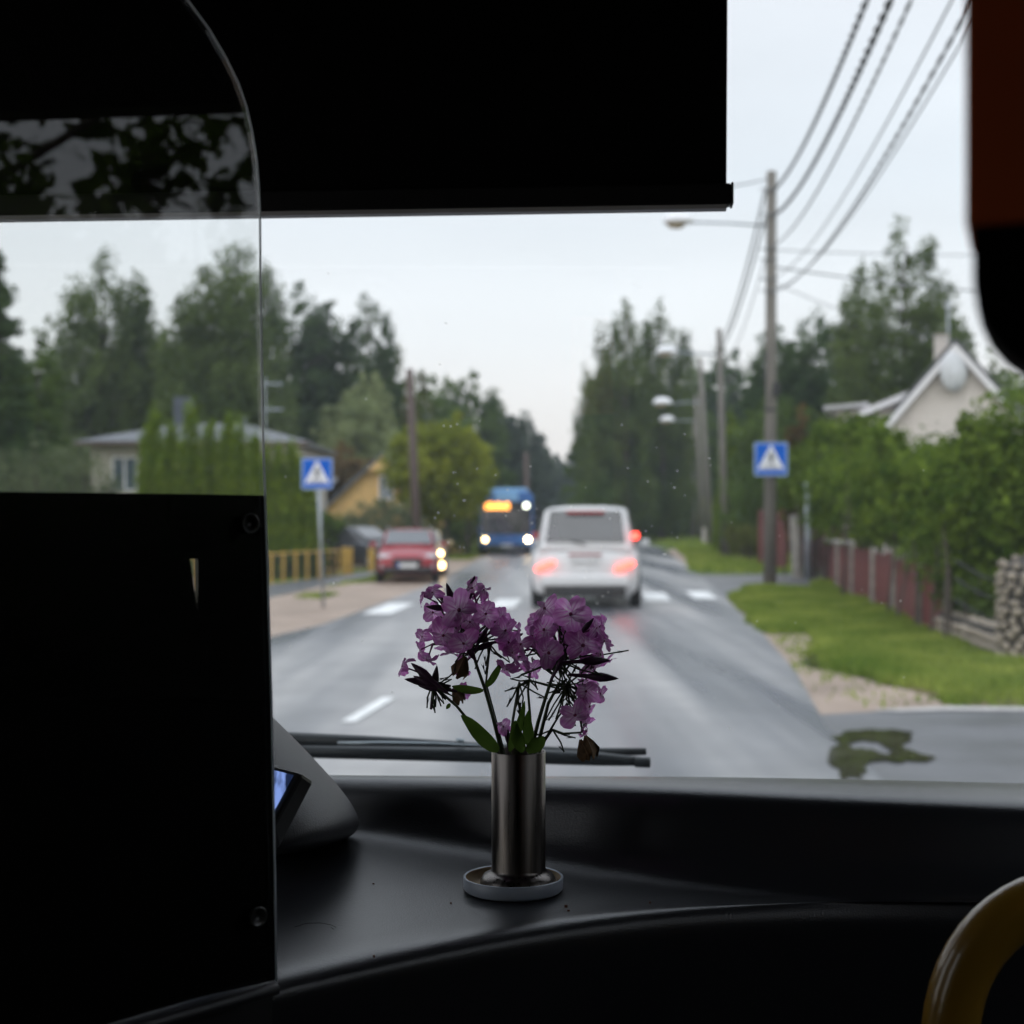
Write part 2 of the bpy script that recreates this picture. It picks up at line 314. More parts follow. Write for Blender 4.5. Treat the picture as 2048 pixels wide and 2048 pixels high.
LE = [(-20, -6.2), (0, -5.2), (12, -4.2), (21, -3.38), (23.6, -2.95), (39, -1.98), (68, -1.2), (88, -.2), (150, 3), (250, 6), (500, 13.5), (900, 27)]
def edge(E, d): return float(np.interp(d, [e[0] for e in E], [e[1] for e in E]))
tag(sheet('road', [(edge(RE, d), d) for d, _ in RE] + [(x, d) for d, x in LE[::-1]], M['road'], .016), kind='structure')
tag(sheet('gravel_shoulder_left', wob([(edge(LE, d) + .25, d) for d in (-10, 12, 21, 30, 39, 55, 68)] + [(-4, 66), (-5.2, 56), (-8, 44), (-14, 38), (-24, 30), (-24, -10)], .18, .8, 3), M['gravel'], .005), kind='structure')
tag(sheet('gravel_shoulder_right', wob([(edge(RE, d) - .2, d) for d in (10, 14, 18, 22, 28, 34)] + [G(1470, 1190), G(1520, 1240), G(1540, 1262), G(1622, 1268), G(1640, 1290), G(1600, 1330), G(1690, 1350), G(1800, 1378), G(1850, 1388), G(1920, 1420), G(2300, 1424), (10, 10)], .07, .35, 4), M['gravel'], .006), kind='structure')
tag(sheet('gravel_bend', wob([G(1345, 1098), G(1400, 1110), G(1440, 1118), G(1400, 1128), G(1398, 1145), G(1370, 1130), G(1335, 1104)], .04, 1.5, 5), M['gravel'], .005), kind='structure')
tag(sheet('footpath', [G(380, 1188), G(540, 1170), G(640, 1155), G(745, 1142), G(800, 1133), G(800, 1139), G(742, 1153), G(640, 1174), G(540, 1196), G(380, 1222)], M['path'], .010), kind='structure')
tag(sheet('side_road', wob([(1.9, 3), (1.9, 12.4), G(1700, 1428), G(1800, 1424), G(2300, 1424), (22, 13), (22, 3)], .03, .4, 6), M['side'], .011), kind='structure')
tag(sheet('side_road_far', [G(1395, 1150), G(1440, 1151), G(1560, 1149), G(1640, 1150), (22, 46), (22, 41.5), G(1640, 1163), G(1610, 1178), G(1560, 1172), G(1500, 1171), G(1470, 1190), G(1435, 1205)], M['side'], .011), kind='structure')
tag(sheet('pale_kerb_edge', [G(1740, 1424), G(1900, 1417), G(2300, 1421), G(2300, 1429), G(1900, 1425), G(1800, 1428)], mat('pale_grit', (.42, .40, .38), .8, var=.15), .021), kind='structure')
tag(sheet('verge_soil', wob([G(1468, 1192), G(1503, 1241), G(1530, 1262), G(1565, 1270), G(1632, 1269), G(1646, 1292), G(1622, 1318), G(1692, 1346), G(1796, 1374), G(1846, 1380), G(1917, 1412), G(2120, 1417), (8.3, 17), (7.1, 17.3), G(1896, 1247), G(1792, 1223), G(1707, 1193), G(1650, 1158), G(1615, 1181), G(1560, 1176), G(1511, 1172)], .16, .35, 9), mat('verge_turf', (.075, .10, .03), .95, col2=(.17, .13, .07), vscale=1.1, bump=.8, bscale=30, spec=.1), .010), kind='structure')
pud = [(1655, 1530), (1660, 1515), (1664, 1500), (1682, 1496), (1672, 1487), (1664, 1480), (1684, 1474), (1690, 1468), (1715, 1466), (1740, 1463), (1765, 1466), (1790, 1464), (1812, 1468), (1827, 1471), (1818, 1480), (1822, 1487), (1806, 1497), (1822, 1506), (1846, 1515), (1872, 1522), (1846, 1529), (1815, 1527), (1790, 1531), (1765, 1526), (1738, 1532), (1728, 1542), (1736, 1550), (1722, 1556), (1725, 1566), (1702, 1560), (1690, 1568), (1678, 1556), (1682, 1548), (1668, 1540)]
def puddle(name, pts, hole, label):
    me = bpy.data.meshes.new(name); bm = bmesh.new()
    def loop(q):
        vs = []
        n = len(q)
        for i in range(n):
            for k in range(4):
                t = k / 4; p0, p1, p2, p3 = q[i - 1], q[i], q[(i + 1) % n], q[(i + 2) % n]
                c = [.5 * ((2 * p1[j]) + (-p0[j] + p2[j]) * t + (2 * p0[j] - 5 * p1[j] + 4 * p2[j] - p3[j]) * t * t + (-p0[j] + 3 * p1[j] - 3 * p2[j] + p3[j]) * t ** 3) for j in (0, 1)]
                g = G(c[0] + random.uniform(-3.2, 3.2), c[1] + random.uniform(-1.4, 1.4)); vs.append(bm.verts.new((g.x, g.y, .024)))
        es = [bm.edges.new((vs[i], vs[(i + 1) % len(vs)])) for i in range(len(vs))]
        return es
    es = loop(pts)
    if hole: es += loop(hole)
    bmesh.ops.triangle_fill(bm, edges=es, use_beauty=True, normal=(0, 0, 1)); bm.to_mesh(me); bm.free()
    return tag(link(name, me, M['water']), label, 'puddle')
puddle('puddle', pud, [(1702, 1501), (1698, 1493), (1712, 1488), (1738, 1487), (1758, 1491), (1768, 1498), (1784, 1509), (1770, 1514), (1748, 1506), (1725, 1503)], 'large irregular puddle with a dry island on the side road asphalt')
puddle('puddle', [(1612, 1322), (1622, 1314), (1650, 1318), (1660, 1330), (1640, 1338), (1618, 1332)], None, 'small dark puddle at the gravel edge beside the grass verge')
# road markings
zb = thing('zebra_crossing', 'white bars of the pedestrian crossing painted across the wet road', 'crossing')
for k in range(7):
    x = -2.35 + k * 1.06; d = 26.0 + (x + 2.3) * .78
    y0, y1 = d, d + 3.3; s = .06
    zq = MB().quad((x - .25, y0, .026), (x + .25, y0, .026), (x + .25 + s * 3.3, y1, .026), (x - .25 + s * 3.3, y1, .026)); zq.build('bar', M['paint'], zb)
cl = thing('centre_line', 'dashed white line down the middle of the road', 'road line')
a, b = G(698, 1448), G(773, 1403)
for k, (d0, d1) in enumerate(((a.y - .05, b.y + .1), (18.6, 20.4), (40, 43), (50, 53), (60, 63))):
    xm = lambda d: float(np.interp(d, [a.y, b.y, 19, 40, 60], [a.x, b.x, -.45, 1.7, 2.9]))
    MB().quad((xm(d0) - .06, d0, .026), (xm(d0) + .06, d0, .026), (xm(d1) + .06, d1, .026), (xm(d1) - .06, d1, .026)).build('dash', M['paint'], cl)

# grass tufts
def grass(name, polys, dens, hmin, hmax, label, m=None):
    vs = []
    for poly in polys:
        xs = [p[0] for p in poly]; ys = [p[1] for p in poly]
        x0, x1, y0, y1 = min(xs), max(xs), min(ys), max(ys); n = int((x1 - x0) * (y1 - y0) * dens)
        px = RNG.uniform(x0, x1, n); py = RNG.uniform(y0, y1, n); ins = np.zeros(n, bool)
        for i in range(len(poly)):
            (ax, ay), (bx, by) = poly[i][:2], poly[i - 1][:2]
            c = ((ay > py) != (by > py)) & (px < (bx - ax) * (py - ay) / (by - ay + 1e-9) + ax); ins ^= c
        vs.append(np.stack([px[ins], py[ins]], 1))
    p = np.concatenate(vs); n = len(p)
    patch = .5 + .5 * np.sin(p[:, 0] * 1.7 + np.sin(p[:, 1] * .9) * 2) * np.sin(p[:, 1] * .8 + p[:, 0] * .4)
    bare = .5 + .5 * np.sin(p[:, 0] * 2.9 + 1.3 + np.sin(p[:, 1] * 2.1) * 1.5) * np.sin(p[:, 1] * 1.9 + p[:, 0]); kp = RNG.uniform(0, 1, n) < np.clip(bare * 2.2, .12, 1); p = p[kp]; patch = patch[kp]; n = len(p)
    h = RNG.uniform(hmin, hmax, n) * (.5 + .9 * patch); a = RNG.uniform(0, 2 * PI, n); wd = .006 + p[:, 1] * .0007
    V = np.zeros((n, 3, 3)); dx = np.cos(a) * wd; dy = np.sin(a) * wd
    V[:, 0] = np.stack([p[:, 0] - dx, p[:, 1] - dy, np.zeros(n)], 1); V[:, 1] = np.stack([p[:, 0] + dx, p[:, 1] + dy, np.zeros(n)], 1)
    V[:, 2] = np.stack([p[:, 0] + RNG.normal(0, .4, n) * h, p[:, 1] + RNG.normal(0, .4, n) * h, h], 1)
    me = npmesh(name, V.reshape(-1, 3), 3); return tag(link(name, me, m or LM['blade']), label, 'grass', kind='stuff')
def npmesh(name, V, k):
    me = bpy.data.meshes.new(name); nf = len(V) // k
    me.vertices.add(len(V)); me.vertices.foreach_set('co', V.astype(np.float32).ravel())
    me.loops.add(len(V)); me.loops.foreach_set('vertex_index', np.arange(len(V), dtype=np.int32))
    me.polygons.add(nf); me.polygons.foreach_set('loop_start', np.arange(0, len(V), k, dtype=np.int32)); me.update(calc_edges=True); return me
verge = [G(1466, 1191), G(1501, 1241), G(1528, 1262), G(1560, 1270), G(1630, 1268), G(1646, 1292), G(1618, 1318), G(1690, 1347), G(1796, 1376), G(1846, 1382), G(1917, 1414), G(2120, 1419), (8.5, 12.8), (8.3, 17), (7.1, 17.3), G(1896, 1247), G(1841, 1257), G(1792, 1223), G(1707, 1193), G(1650, 1158), G(1615, 1181), G(1560, 1176), G(1511, 1172)]
grass('verge_grass', [[tuple(p[:2]) for p in wob(verge, .17, .3, 12)]], 1500, .04, .13, 'bright green mown grass verge between the road and the red fence')
grass('gravel_weeds', [[tuple(G(u, v)[:2]) for u, v in ((1500, 1235), (1620, 1262), (1700, 1345), (1900, 1410), (1760, 1422), (1620, 1400), (1560, 1300))]], 60, .03, .09, 'sparse weeds growing in the gravel beside the side road')
grass('far_verge_grass', [[(5.6, 47), (7.5, 65), (9.5, 88), (16, 90), (12, 47)], [(9.6, 88), (13, 150), (22, 150), (16, 88)]], 55, .08, .2, 'rough grass beyond the far side road under the poles')
grass('left_verge_grass', [[(p.x, p.y) for p in (G(400, 1160), G(560, 1158), G(745, 1136), G(745, 1142), G(540, 1169), G(400, 1184))], [(p.x, p.y) for p in (G(640, 1178), G(742, 1155), G(790, 1150), G(760, 1165), G(700, 1168))], [(p.x, p.y) for p in (G(590, 1196), G(620, 1190), G(680, 1188), G(640, 1199))], [(-3.6, 62), (-1.7, 62), (-1.2, 80), (-2.2, 95), (-5, 95)]], 260, .03, .1, 'thin grass strips along the footpath and the yellow fence')

# ------------------------------------------------------------------ trees
def leaves(centers, size, aspect=.6, flat=0.0, seed=0):
    r = np.random.default_rng(seed); n = len(centers)
    a = r.normal(size=(n, 3)); a[:, 2] *= (1 - flat); a /= np.linalg.norm(a, axis=1)[:, None]
    b = r.normal(size=(n, 3)); b -= a * (a * b).sum(1)[:, None]; b /= np.linalg.norm(b, axis=1)[:, None]
    s = size * r.uniform(.6, 1.3, n)[:, None]; V = np.zeros((n, 4, 3))
    V[:, 0] = centers - a * s * .5; V[:, 1] = centers + b * s * aspect * .5 - a * s * .08; V[:, 2] = centers + a * s * .5; V[:, 3] = centers - b * s * aspect * .5 - a * s * .08
    return V.reshape(-1, 3)
def env(kind, t):
    if kind == 'birch': return np.clip(np.minimum((t + .02) * 3.5, 1), 0, 1) ** .6 * np.clip(1 - t ** 3.4, 0, 1) ** .7
    if kind == 'round': return np.sqrt(np.clip(1 - (2 * t - 1) ** 2, 0, 1)) ** .8
    if kind == 'spruce': return np.clip(1 - t, 0, 1) ** .8 * 1.0 + .04
    if kind == 'poplar': return np.clip(np.minimum((t + .05) * 5, 1), 0, 1) * np.clip(1 - t ** 3.6, 0, 1) ** .7 * (.90 + .10 * np.sin(t * 12))
    if kind == 'pine': return np.clip(np.minimum((t + .1) * 2.2, 1), 0, 1) * np.clip(1 - t ** 2.4, 0, 1) ** .6
    if kind == 'column': return np.clip(np.minimum((t + .25) * 2.6, 1), 0, 1) * np.clip(1 - t, 0, 1) ** .62
    return np.ones_like(t)
def crown(kind, R, z0, z1, n, leaf, seed, rough=.3, aspect=.6, cr=None):
    """leaves in sprays; the sprays follow several leaning sub-crowns of unequal height, so the outline is uneven"""
    n = int(n * 2.3); leaf *= 1.25; r = np.random.default_rng(seed); H = z1 - z0
    ns = {'birch': 9, 'round': 8, 'pine': 8, 'poplar': 6, 'spruce': 1, 'column': 1}[kind]; nc = max(80, n // 42)
    oa = r.uniform(0, 2 * PI, ns) + np.arange(ns) * 2.4; orad = np.concatenate([[0.0], r.uniform(.35, .68, ns - 1)]) if ns > 1 else np.zeros(1)
    oh = 1 - orad ** 1.3 * r.uniform(.15, .6, ns); oR = np.where(orad > 0, r.uniform(.42, .62, ns), .6 if ns > 1 else 1.0)
    j = r.choice(ns, nc * 4, p=(oR ** 1.5) / (oR ** 1.5).sum()); t = r.uniform(0, 1, nc * 4); e = env(kind, t); keep = r.uniform(0, 1, len(t)) < (e + .10); t = t[keep][:nc]; j = j[keep][:nc]; nc = len(t)
    a = r.uniform(0, 2 * PI, nc); ph = r.uniform(0, 6, 4); lob = 1 + .7 * rough * (np.sin(a * 2 + t * 9 + ph[0]) * .4 + np.sin(a * 5 - t * 17 + ph[1]) * .3 + r.normal(0, .3, nc) * .5)
    rad = R * oR[j] * env(kind, t) * np.clip(lob, .6, 1.3) * r.uniform(0, 1, nc) ** .5
    ox = R * orad[j] * (.55 + .45 * np.minimum(1, t * 2)); c = np.stack([ox * np.cos(oa[j]) + rad * np.cos(a), ox * np.sin(oa[j]) + rad * np.sin(a), z0 + t * H * oh[j] * .985], 1)
    crr = (cr or .17) * (.45 * R + .11 * H); sz = crr * r.uniform(.5, 1.35, nc)
    idx = r.integers(0, nc, n); p = r.normal(size=(n, 3)); p /= np.linalg.norm(p, axis=1)[:, None]
    p *= (r.uniform(0, 1, n) ** .45)[:, None]; p[:, 2] *= {'birch': 1.5, 'column': 2.6, 'poplar': 1.9, 'pine': .7, 'spruce': .5}.get(kind, .85)
    q = c[idx] + p * sz[idx][:, None]
    q[:, 2] = np.maximum(q[:, 2], .03)
    return leaves(q, leaf, aspect, seed=seed + 1)
def tree(name, label, kind, u, vtop, wpx, d, m, base=.12, n=9000, leaf=None, cat='tree', group=None, seed=None, rough=.3, trunk='bark', bare=False, xy=None, top=None, cr=None, aspect=.6):
    """a tree seen at column u with its tip at row vtop, wpx pixels wide, d metres away"""
    X = (u - 1024) / FPX * d; Y = d; H = EYE + (HOR - vtop) / FPX * d; R = wpx / 2 / FPX * d
    if xy: X, Y = xy
    if top: H = top; R = 3.4
    seed = seed if seed is not None else int(u * 7 + d * 13) % 99991
    t = thing(name, label, cat, (X, Y, 0), random.uniform(0, .0), group)
    rr = random.Random(seed); z0 = H * base
    tb = MB(); pts = [(0, 0, -.05)]; k = 6
    for i in range(1, k + 1): pts.append((rr.uniform(-.04, .04) * R, rr.uniform(-.04, .04) * R, H * .93 * i / k))
    r0 = max(.03, H * .014); tb.tube(pts, [r0 * (1 - .85 * i / k) for i in range(k + 1)], 8)
    if kind != 'column':
        for i in range(9):
            f = rr.uniform(max(base + .02, .15), .8); a = rr.uniform(0, 2 * PI); l = R * float(env(kind, np.array([max(0, (f - base) / (1 - base))]))[0]) * .8
            s = Vector((0, 0, H * f)); e = s + Vector((math.cos(a) * l, math.sin(a) * l, l * .45)); tb.tube([s, s.lerp(e, .5) + Vector((0, 0, -.05 * l)), e], [r0 * .35, r0 * .22, r0 * .06], 5)
    tb.build('trunk', M[trunk], t, smooth=True)
    V = crown(kind, R, z0, H, n, leaf or max(.1, d * .0021), seed, rough, aspect, cr)
    me = npmesh('crown', V, 4); link('crown', me, LM[m], t)
    return t
T = tree
T('spruce_tree', 'dark spruce at the far left of the view through the partition glass', 'spruce', -20, 490, 260, 46, 'dark', .04, 15000, .13, rough=.35)
T('deciduous_tree', 'dark leafy tree beside the spruce left of the beige house', 'round', 75, 650, 120, 52, 'mid', .1, 7000)
T('birch_tree', 'tall wide birch with a loose twin top rising behind the beige house', 'birch', 205, 500, 270, 84, 'birch', .06, 22000, .2, rough=.5)
T('birch_tree', 'shorter leafy tree filling the gap between the two tall birches', 'round', 315, 640, 150, 92, 'mid', .03, 9000)
T('deciduous_tree', 'tallest tree on the left, broad crown cut by the glass edge', 'birch', 478, 480, 310, 82, 'birch', .06, 24000, .2, rough=.5)
T('deciduous_tree', 'leaning tree shoulder just left of the tallest left tree', 'round', 392, 590, 120, 88, 'mid', .1, 8000)
T('pine_tree', 'dark pine right of the tallest left tree', 'round', 590, 560, 190, 90, 'dark', .04, 13000, rough=.4)
T('pine_tree', 'black-green pine in the dip behind the pale willow', 'round', 660, 598, 170, 92, 'dark', .04, 13000, rough=.4)
T('spruce_tree', 'pointed spruce standing alone above the willow', 'birch', 735, 582, 150, 90, 'dark', .05, 10000, rough=.4)
T('birch_tree', 'slim olive tree right of the pointed spruce', 'birch', 792, 700, 150, 96, 'olive', .05, 8000)
T('pine_tree', 'low dark tree behind the thin brown pole', 'round', 850, 750, 170, 105, 'mid', .05, 8000)
T('willow_tree', 'pale grey-green willow rounding up behind the yellow house', 'round', 718, 770, 215, 81, 'willow', .1, 15000, .13, rough=.35)
T('willow_tree', 'pale willow top poking above the round willow', 'birch', 748, 722, 105, 82, 'willow', .4, 5000, .13, rough=.35)
T('deciduous_tree', 'reddish-brown small tree between the beige and the yellow house', 'round', 680, 880, 180, 77, 'brown', .1, 7000, .13)
T('pine_tree', 'dark pine with a flat side branch above the bus', 'birch', 940, 728, 160, 130, 'mid', .04, 10000, rough=.5)
T('deciduous_tree', 'row tree behind the bus, left of the two', 'round', 895, 790, 190, 125, 'mid', .02, 8000)
T('deciduous_tree', 'row tree behind the bus, right of the two', 'round', 1003, 812, 150, 150, 'far', .02, 8000)
T('deciduous_tree', 'hazy tree left of the gap at the end of the road', 'birch', 1052, 830, 130, 190, 'far', .02, 8000)
T('deciduous_tree', 'small hazy tree closest to the gap at the end of the road', 'round', 1095, 888, 90, 240, 'far', .02, 7000)
T('deciduous_tree', 'low hazy tree standing in the gap where the road ends', 'round', 1140, 900, 90, 330, 'far', .02, 6000)
T('lime_tree', 'round yellow-green lime tree between the brown pole and the bus', 'round', 898, 822, 235, 66, 'lime', .27, 16000, .13, rough=.22)
T('lime_tree', 'thin lime tree trunk with small crown behind the round lime', 'round', 935, 868, 100, 68, 'lime', .40, 5000, .13)
T('poplar_tree', 'tall poplar forming the left slope of the wood right of the road', 'poplar', 1252, 598, 170, 112, 'poplar', .03, 14000, .22, rough=.35)
T('poplar_tree', 'tallest poplar of the wood right of the road', 'poplar', 1322, 600, 190, 116, 'poplar', .03, 16000, .22, rough=.35)
T('poplar_tree', 'shorter poplar on the outer left of the wood right of the road', 'poplar', 1210, 710, 140, 118, 'poplar', .02, 10000, .22, rough=.35)
T('deciduous_tree', 'low dark tree at the foot of the poplars beside the road gap', 'round', 1195, 805, 130, 135, 'mid', .01, 8000)
T('deciduous_tree', 'dark tree filling the wood right of the tallest poplar', 'round', 1378, 690, 160, 148, 'mid', .02, 9000, .2)
T('olive_tree', 'rounded olive-green tree behind the lamp heads', 'round', 1320, 842, 190, 140, 'olive', .02, 12000, .22)
T('olive_tree', 'lower olive-green tree next to the roof of the white van', 'round', 1262, 900, 140, 138, 'olive', .02, 8000, .22)
T('olive_tree', 'olive-green tree behind the group of thin poles', 'round', 1400, 800, 130, 142, 'mid', .02, 8000, .22)
T('pine_tree', 'small dark pine left of the near utility pole', 'round', 1452, 680, 160, 146, 'dark', .02, 9000, rough=.4)
T('pine_tree', 'broad dark pine directly behind the near utility pole', 'round', 1545, 650, 200, 78, 'dark', .03, 14000, rough=.4)
T('pine_tree', 'high dark pine right of the near utility pole', 'round', 1625, 615, 220, 76, 'dark', .03, 15000, rough=.4)
T('deciduous_tree', 'dark broad tree filling the ground behind the pines and the flat roof', 'round', 1560, 780, 260, 72, 'mid', .02, 15000)
T('birch_tree', 'wispy birch with drooping twigs above the white gabled house', 'birch', 1805, 440, 290, 62, 'birch', .08, 20000, .13, rough=.65, cr=.13)
T('birch_tree', 'lower birch left of the wispy birch', 'birch', 1715, 515, 150, 64, 'birch', .08, 9000, .14, rough=.5)
T('birch_tree', 'lower birch at the right behind the hanging ticket machine', 'birch', 1895, 560, 160, 64, 'birch', .08, 9000, .14, rough=.5)
T('deciduous_tree', 'dark tree behind the chimney of the white gabled house', 'round', 1790, 690, 240, 68, 'mid', .05, 14000)
T('deciduous_tree', 'dark tree behind the right roof of the gabled house', 'round', 1990, 700, 220, 68, 'mid', .05, 9000)
T('deciduous_tree', 'reddish small tree beside the flat roofed wing', 'round', 1602, 800, 75, 44, 'brown', .15, 4000, .09)
# conical thujas
for i, (u, v, wp, d) in enumerate(((296, 850, 46, 44.5), (309, 828, 44, 44), (341, 843, 50, 43.5), (380, 818, 52, 43.2), (420, 850, 48, 43), (458, 833, 42, 42.8), (480, 850, 44, 42.5), (510, 878, 44, 42.2), (532, 890, 42, 42.4), (557, 898, 42, 42.4), (583, 893, 42, 42.6), (603, 918, 40, 42.8), (618, 965, 36, 43))):
    lab = ['leftmost low thuja cone beside the window of the beige house', 'second thuja cone from the left, sharp tip near the window', 'third thuja cone, blunt tip under the roof edge', 'tallest thuja cone, just under the dark chimney', 'thuja cone right of the tallest one', 'thin thuja cone with a needle tip, left of the glass edge', 'thuja cone beside the needle-tipped one', 'short thuja cone nearest the left of the glass edge', 'short thuja cone directly behind the glass edge', 'first thuja cone right of the glass edge', 'highest thuja cone right of the glass edge', 'thuja cone behind the left crossing sign', 'lowest thuja cone at the right end of the row'][i]
    T('thuja_tree', lab, 'column', u, v, wp * 1.75, d, 'thuja', .0, 5600, .10, group='thujas in the row behind the yellow fence', rough=.12, cr=.28, aspect=.35)
T('thuja_tree', 'bright green thuja column behind the thin poles right of the road', 'column', 1462, 832, 84, 76, 'thuja', .0, 7000, .13, rough=.12)
# shrubs
def shrub(name, label, m, blobs, n, leaf, seed, aspect=.5, stem=True):
    """a bush of sprays: blobs are (x, y, z, radius)"""
    b0 = blobs[0]; t = thing(name, label, 'bush', (b0[0], b0[1], 0)); r = np.random.default_rng(seed); cs = []; rb_ = random.Random(seed)
    for b in list(blobs):          # smaller sprays standing out of each mass
        for _ in range(5):
            a = rb_.uniform(0, 2 * PI); e = rb_.uniform(-.2, 1.2); q = b[3] * rb_.uniform(.85, 1.1); blobs = blobs + [(b[0] + math.cos(a) * math.cos(e) * q, b[1] + math.sin(a) * math.cos(e) * q, max(.2, b[2] + math.sin(e) * q), b[3] * rb_.uniform(.14, .34))]
    tot = sum(b[3] ** 2 for b in blobs)
    for b in blobs:
        k = int(n * b[3] ** 2 / tot); nc = max(14, k // 28); dirs = r.normal(size=(nc, 3)); dirs /= np.linalg.norm(dirs, axis=1)[:, None]
        c = dirs * (b[3] * r.uniform(.45, 1.08, nc))[:, None]; i = r.integers(0, nc, k)
        p = r.normal(size=(k, 3)) * b[3] * .14; cs.append(c[i] + p + np.array([b[0] - b0[0], b[1] - b0[1], b[2]]))
    q = np.concatenate(cs); q[:, 2] = np.abs(q[:, 2]) + .02
    link('foliage', npmesh('foliage', leaves(q, leaf, aspect, seed=seed), 4), LM[m], t)
    if stem:
        s = MB(); rr = random.Random(seed)
        for b in blobs:
            for _ in range(4 if b[3] > .5 else 1):
                e = Vector((b[0] - b0[0] + rr.uniform(-.5, .5) * b[3], b[1] - b0[1] + rr.uniform(-.5, .5) * b[3], b[2] + rr.uniform(0, .7) * b[3])); g = Vector((b[0] - b0[0] + rr.uniform(-.2, .2), b[1] - b0[1] + rr.uniform(-.2, .2), -.03))
                s.tube([g, g.lerp(e, .5) + Vector((.05, 0, .05)), e], [.03, .02, .008], 5)
        s.build('stems', M['bark'], t)['kind'] = 'stuff'
    return t
def B(u, v, d, rpx): p = P(u, v, d); return (p.x, p.y, p.z, rpx / FPX * d)
shrub('lilac_bush', 'large bright green shrub nearest the stone pillar', 'hedge', [B(1985, 1010, 21, 140), B(1970, 950, 21.5, 90), B(2060, 890, 21, 120), B(1920, 1090, 22.6, 95), B(1990, 1150, 21, 100), B(2100, 1020, 21, 130)], 26000, .12, 21)
shrub('lilac_bush', 'tall shrub overhanging the red fence in front of the gable', 'hedge', [B(1800, 982, 30, 108), B(1832, 968, 29, 80), B(1870, 1010, 26, 105), B(1790, 1035, 30, 65), B(1748, 912, 32, 62), B(1905, 972, 26, 78)], 22000, .13, 22)
shrub('lilac_bush', 'shrub left end of the hedge behind the steel post', 'hedge', [B(1635, 960, 43, 75), B(1700, 928, 40, 80), B(1695, 990, 38, 90), B(1712, 888, 40, 52), B(1620, 985, 43, 55), B(1650, 892, 43, 48), B(1740, 1040, 35, 60)], 18000, .15, 23)
shrub('dogwood_bush', 'dark low shrub under the hedge by the chain', 'mid', [B(1945, 1150, 21.5, 85), B(1975, 1210, 20.5, 60), B(1865, 1105, 24.5, 60)], 9000, .08, 24)
shrub('garden_bush', 'soft green bush behind the sign on the near pole', 'mid', [B(1500, 1000, 62, 55), B(1560, 975, 61, 65), B(1470, 1050, 64, 35), B(1530, 1040, 62, 40)], 9000, .12, 25)
shrub('garden_bush', 'low round bush beside the red fence and grass, far right side', 'olive', [B(1495, 1085, 58, 30), B(1475, 1075, 62, 25)], 3500, .12, 26)
shrub('garden_bush', 'grey-green bush under the yellow house gable', 'grey', [B(748, 1050, 57.5, 50), B(795, 1045, 58, 42), B(705, 1060, 57, 35), B(825, 1060, 59, 35)], 9000, .11, 27)
shrub('garden_bush', 'low green bush beside the fence end and the yellow house', 'mid', [B(660, 1060, 50, 30), B(640, 1050, 50, 25)], 3000, .1, 28)
shrub('garden_bush', 'dark hedge behind the black fence panels', 'mid', [B(560, 1120, 42.5, 40), B(620, 1115, 43.5, 40), B(500, 1120, 42, 45)], 5000, .1, 29)
shrub('garden_bush', 'grey-green bush at lower left in front of the beige house', 'grey', [B(110, 950, 42, 70), B(190, 970, 42, 50), B(30, 955, 42, 60), B(230, 985, 42, 30), B(100, 1040, 42, 80), B(0, 1040, 42, 80), B(200, 1050, 42, 70)], 14000, .09, 30)
shrub('garden_bush', 'dark thicket beyond the lime tree trunks', 'mid', [B(880, 1070, 68, 40), B(930, 1065, 70, 40), B(830, 1075, 66, 30)], 6000, .14, 31, stem=False)
shrub('roadside_bush', 'dark undergrowth at the foot of the poplars', 'mid', [B(1200, 1010, 110, 50), B(1280, 1010, 128, 55), B(1350, 1015, 136, 50), B(1150, 1015, 130, 35)], 12000, .2, 32, stem=False)
shrub('roadside_bush', 'olive bushes along the far road edge behind the poles', 'olive', [B(1405, 1035, 138, 35), B(1360, 1035, 138, 30), B(1440, 1030, 100, 40)], 5000, .16, 33, stem=False)
def woods(name, label, prof, d, dd, leaf, n, m, seed):
    """a distant wood as one mass: prof gives (column, top row) of its outline, trees stand d to d+dd metres away"""
    r = np.random.default_rng(seed); us = [p[0] for p in prof]; vs_ = [p[1] for p in prof]; out_ = []; k = int((us[-1] - us[0]) / 26)
    for i in range(k * 2):
        u = r.uniform(us[0], us[-1]); y = d + dd * r.uniform(0, 1); x = (u - 1024) / FPX * y; top = EYE + (HOR - np.interp(u, us, vs_)) / FPX * y; top *= r.uniform(.82, 1.0)
        c = crown(['round', 'birch', 'poplar'][i % 3], r.uniform(2.2, 3.6) * d / 110, 0, top, n // (k * 2), leaf, seed + i, .3); c[:, 0] += x; c[:, 1] += y; out_.append(c)
    tag(link(name, npmesh(name, np.concatenate(out_), 4), LM[m]), label, 'woods', kind='stuff')
woods('woods', 'far wood closing the view at the end of the road', [(1000, 850), (1060, 890), (1110, 905), (1150, 905), (1200, 880)], 420, 60, .9, 16000, 'far', 77)
woods('woods', 'dark wood filling in behind the trees on the left side', [(-60, 650), (150, 640), (300, 690), (480, 610), (600, 650), (700, 680), (800, 740), (900, 810), (960, 830)], 132, 25, .30, 80000, 'dark', 177)
woods('woods', 'dark wood filling in behind the pines and birches on the right side', [(1230, 760), (1330, 730), (1400, 730), (1460, 720), (1560, 680), (1640, 670), (1750, 660), (1900, 690), (2080, 700)], 152, 20, .32, 80000, 'mid', 277)

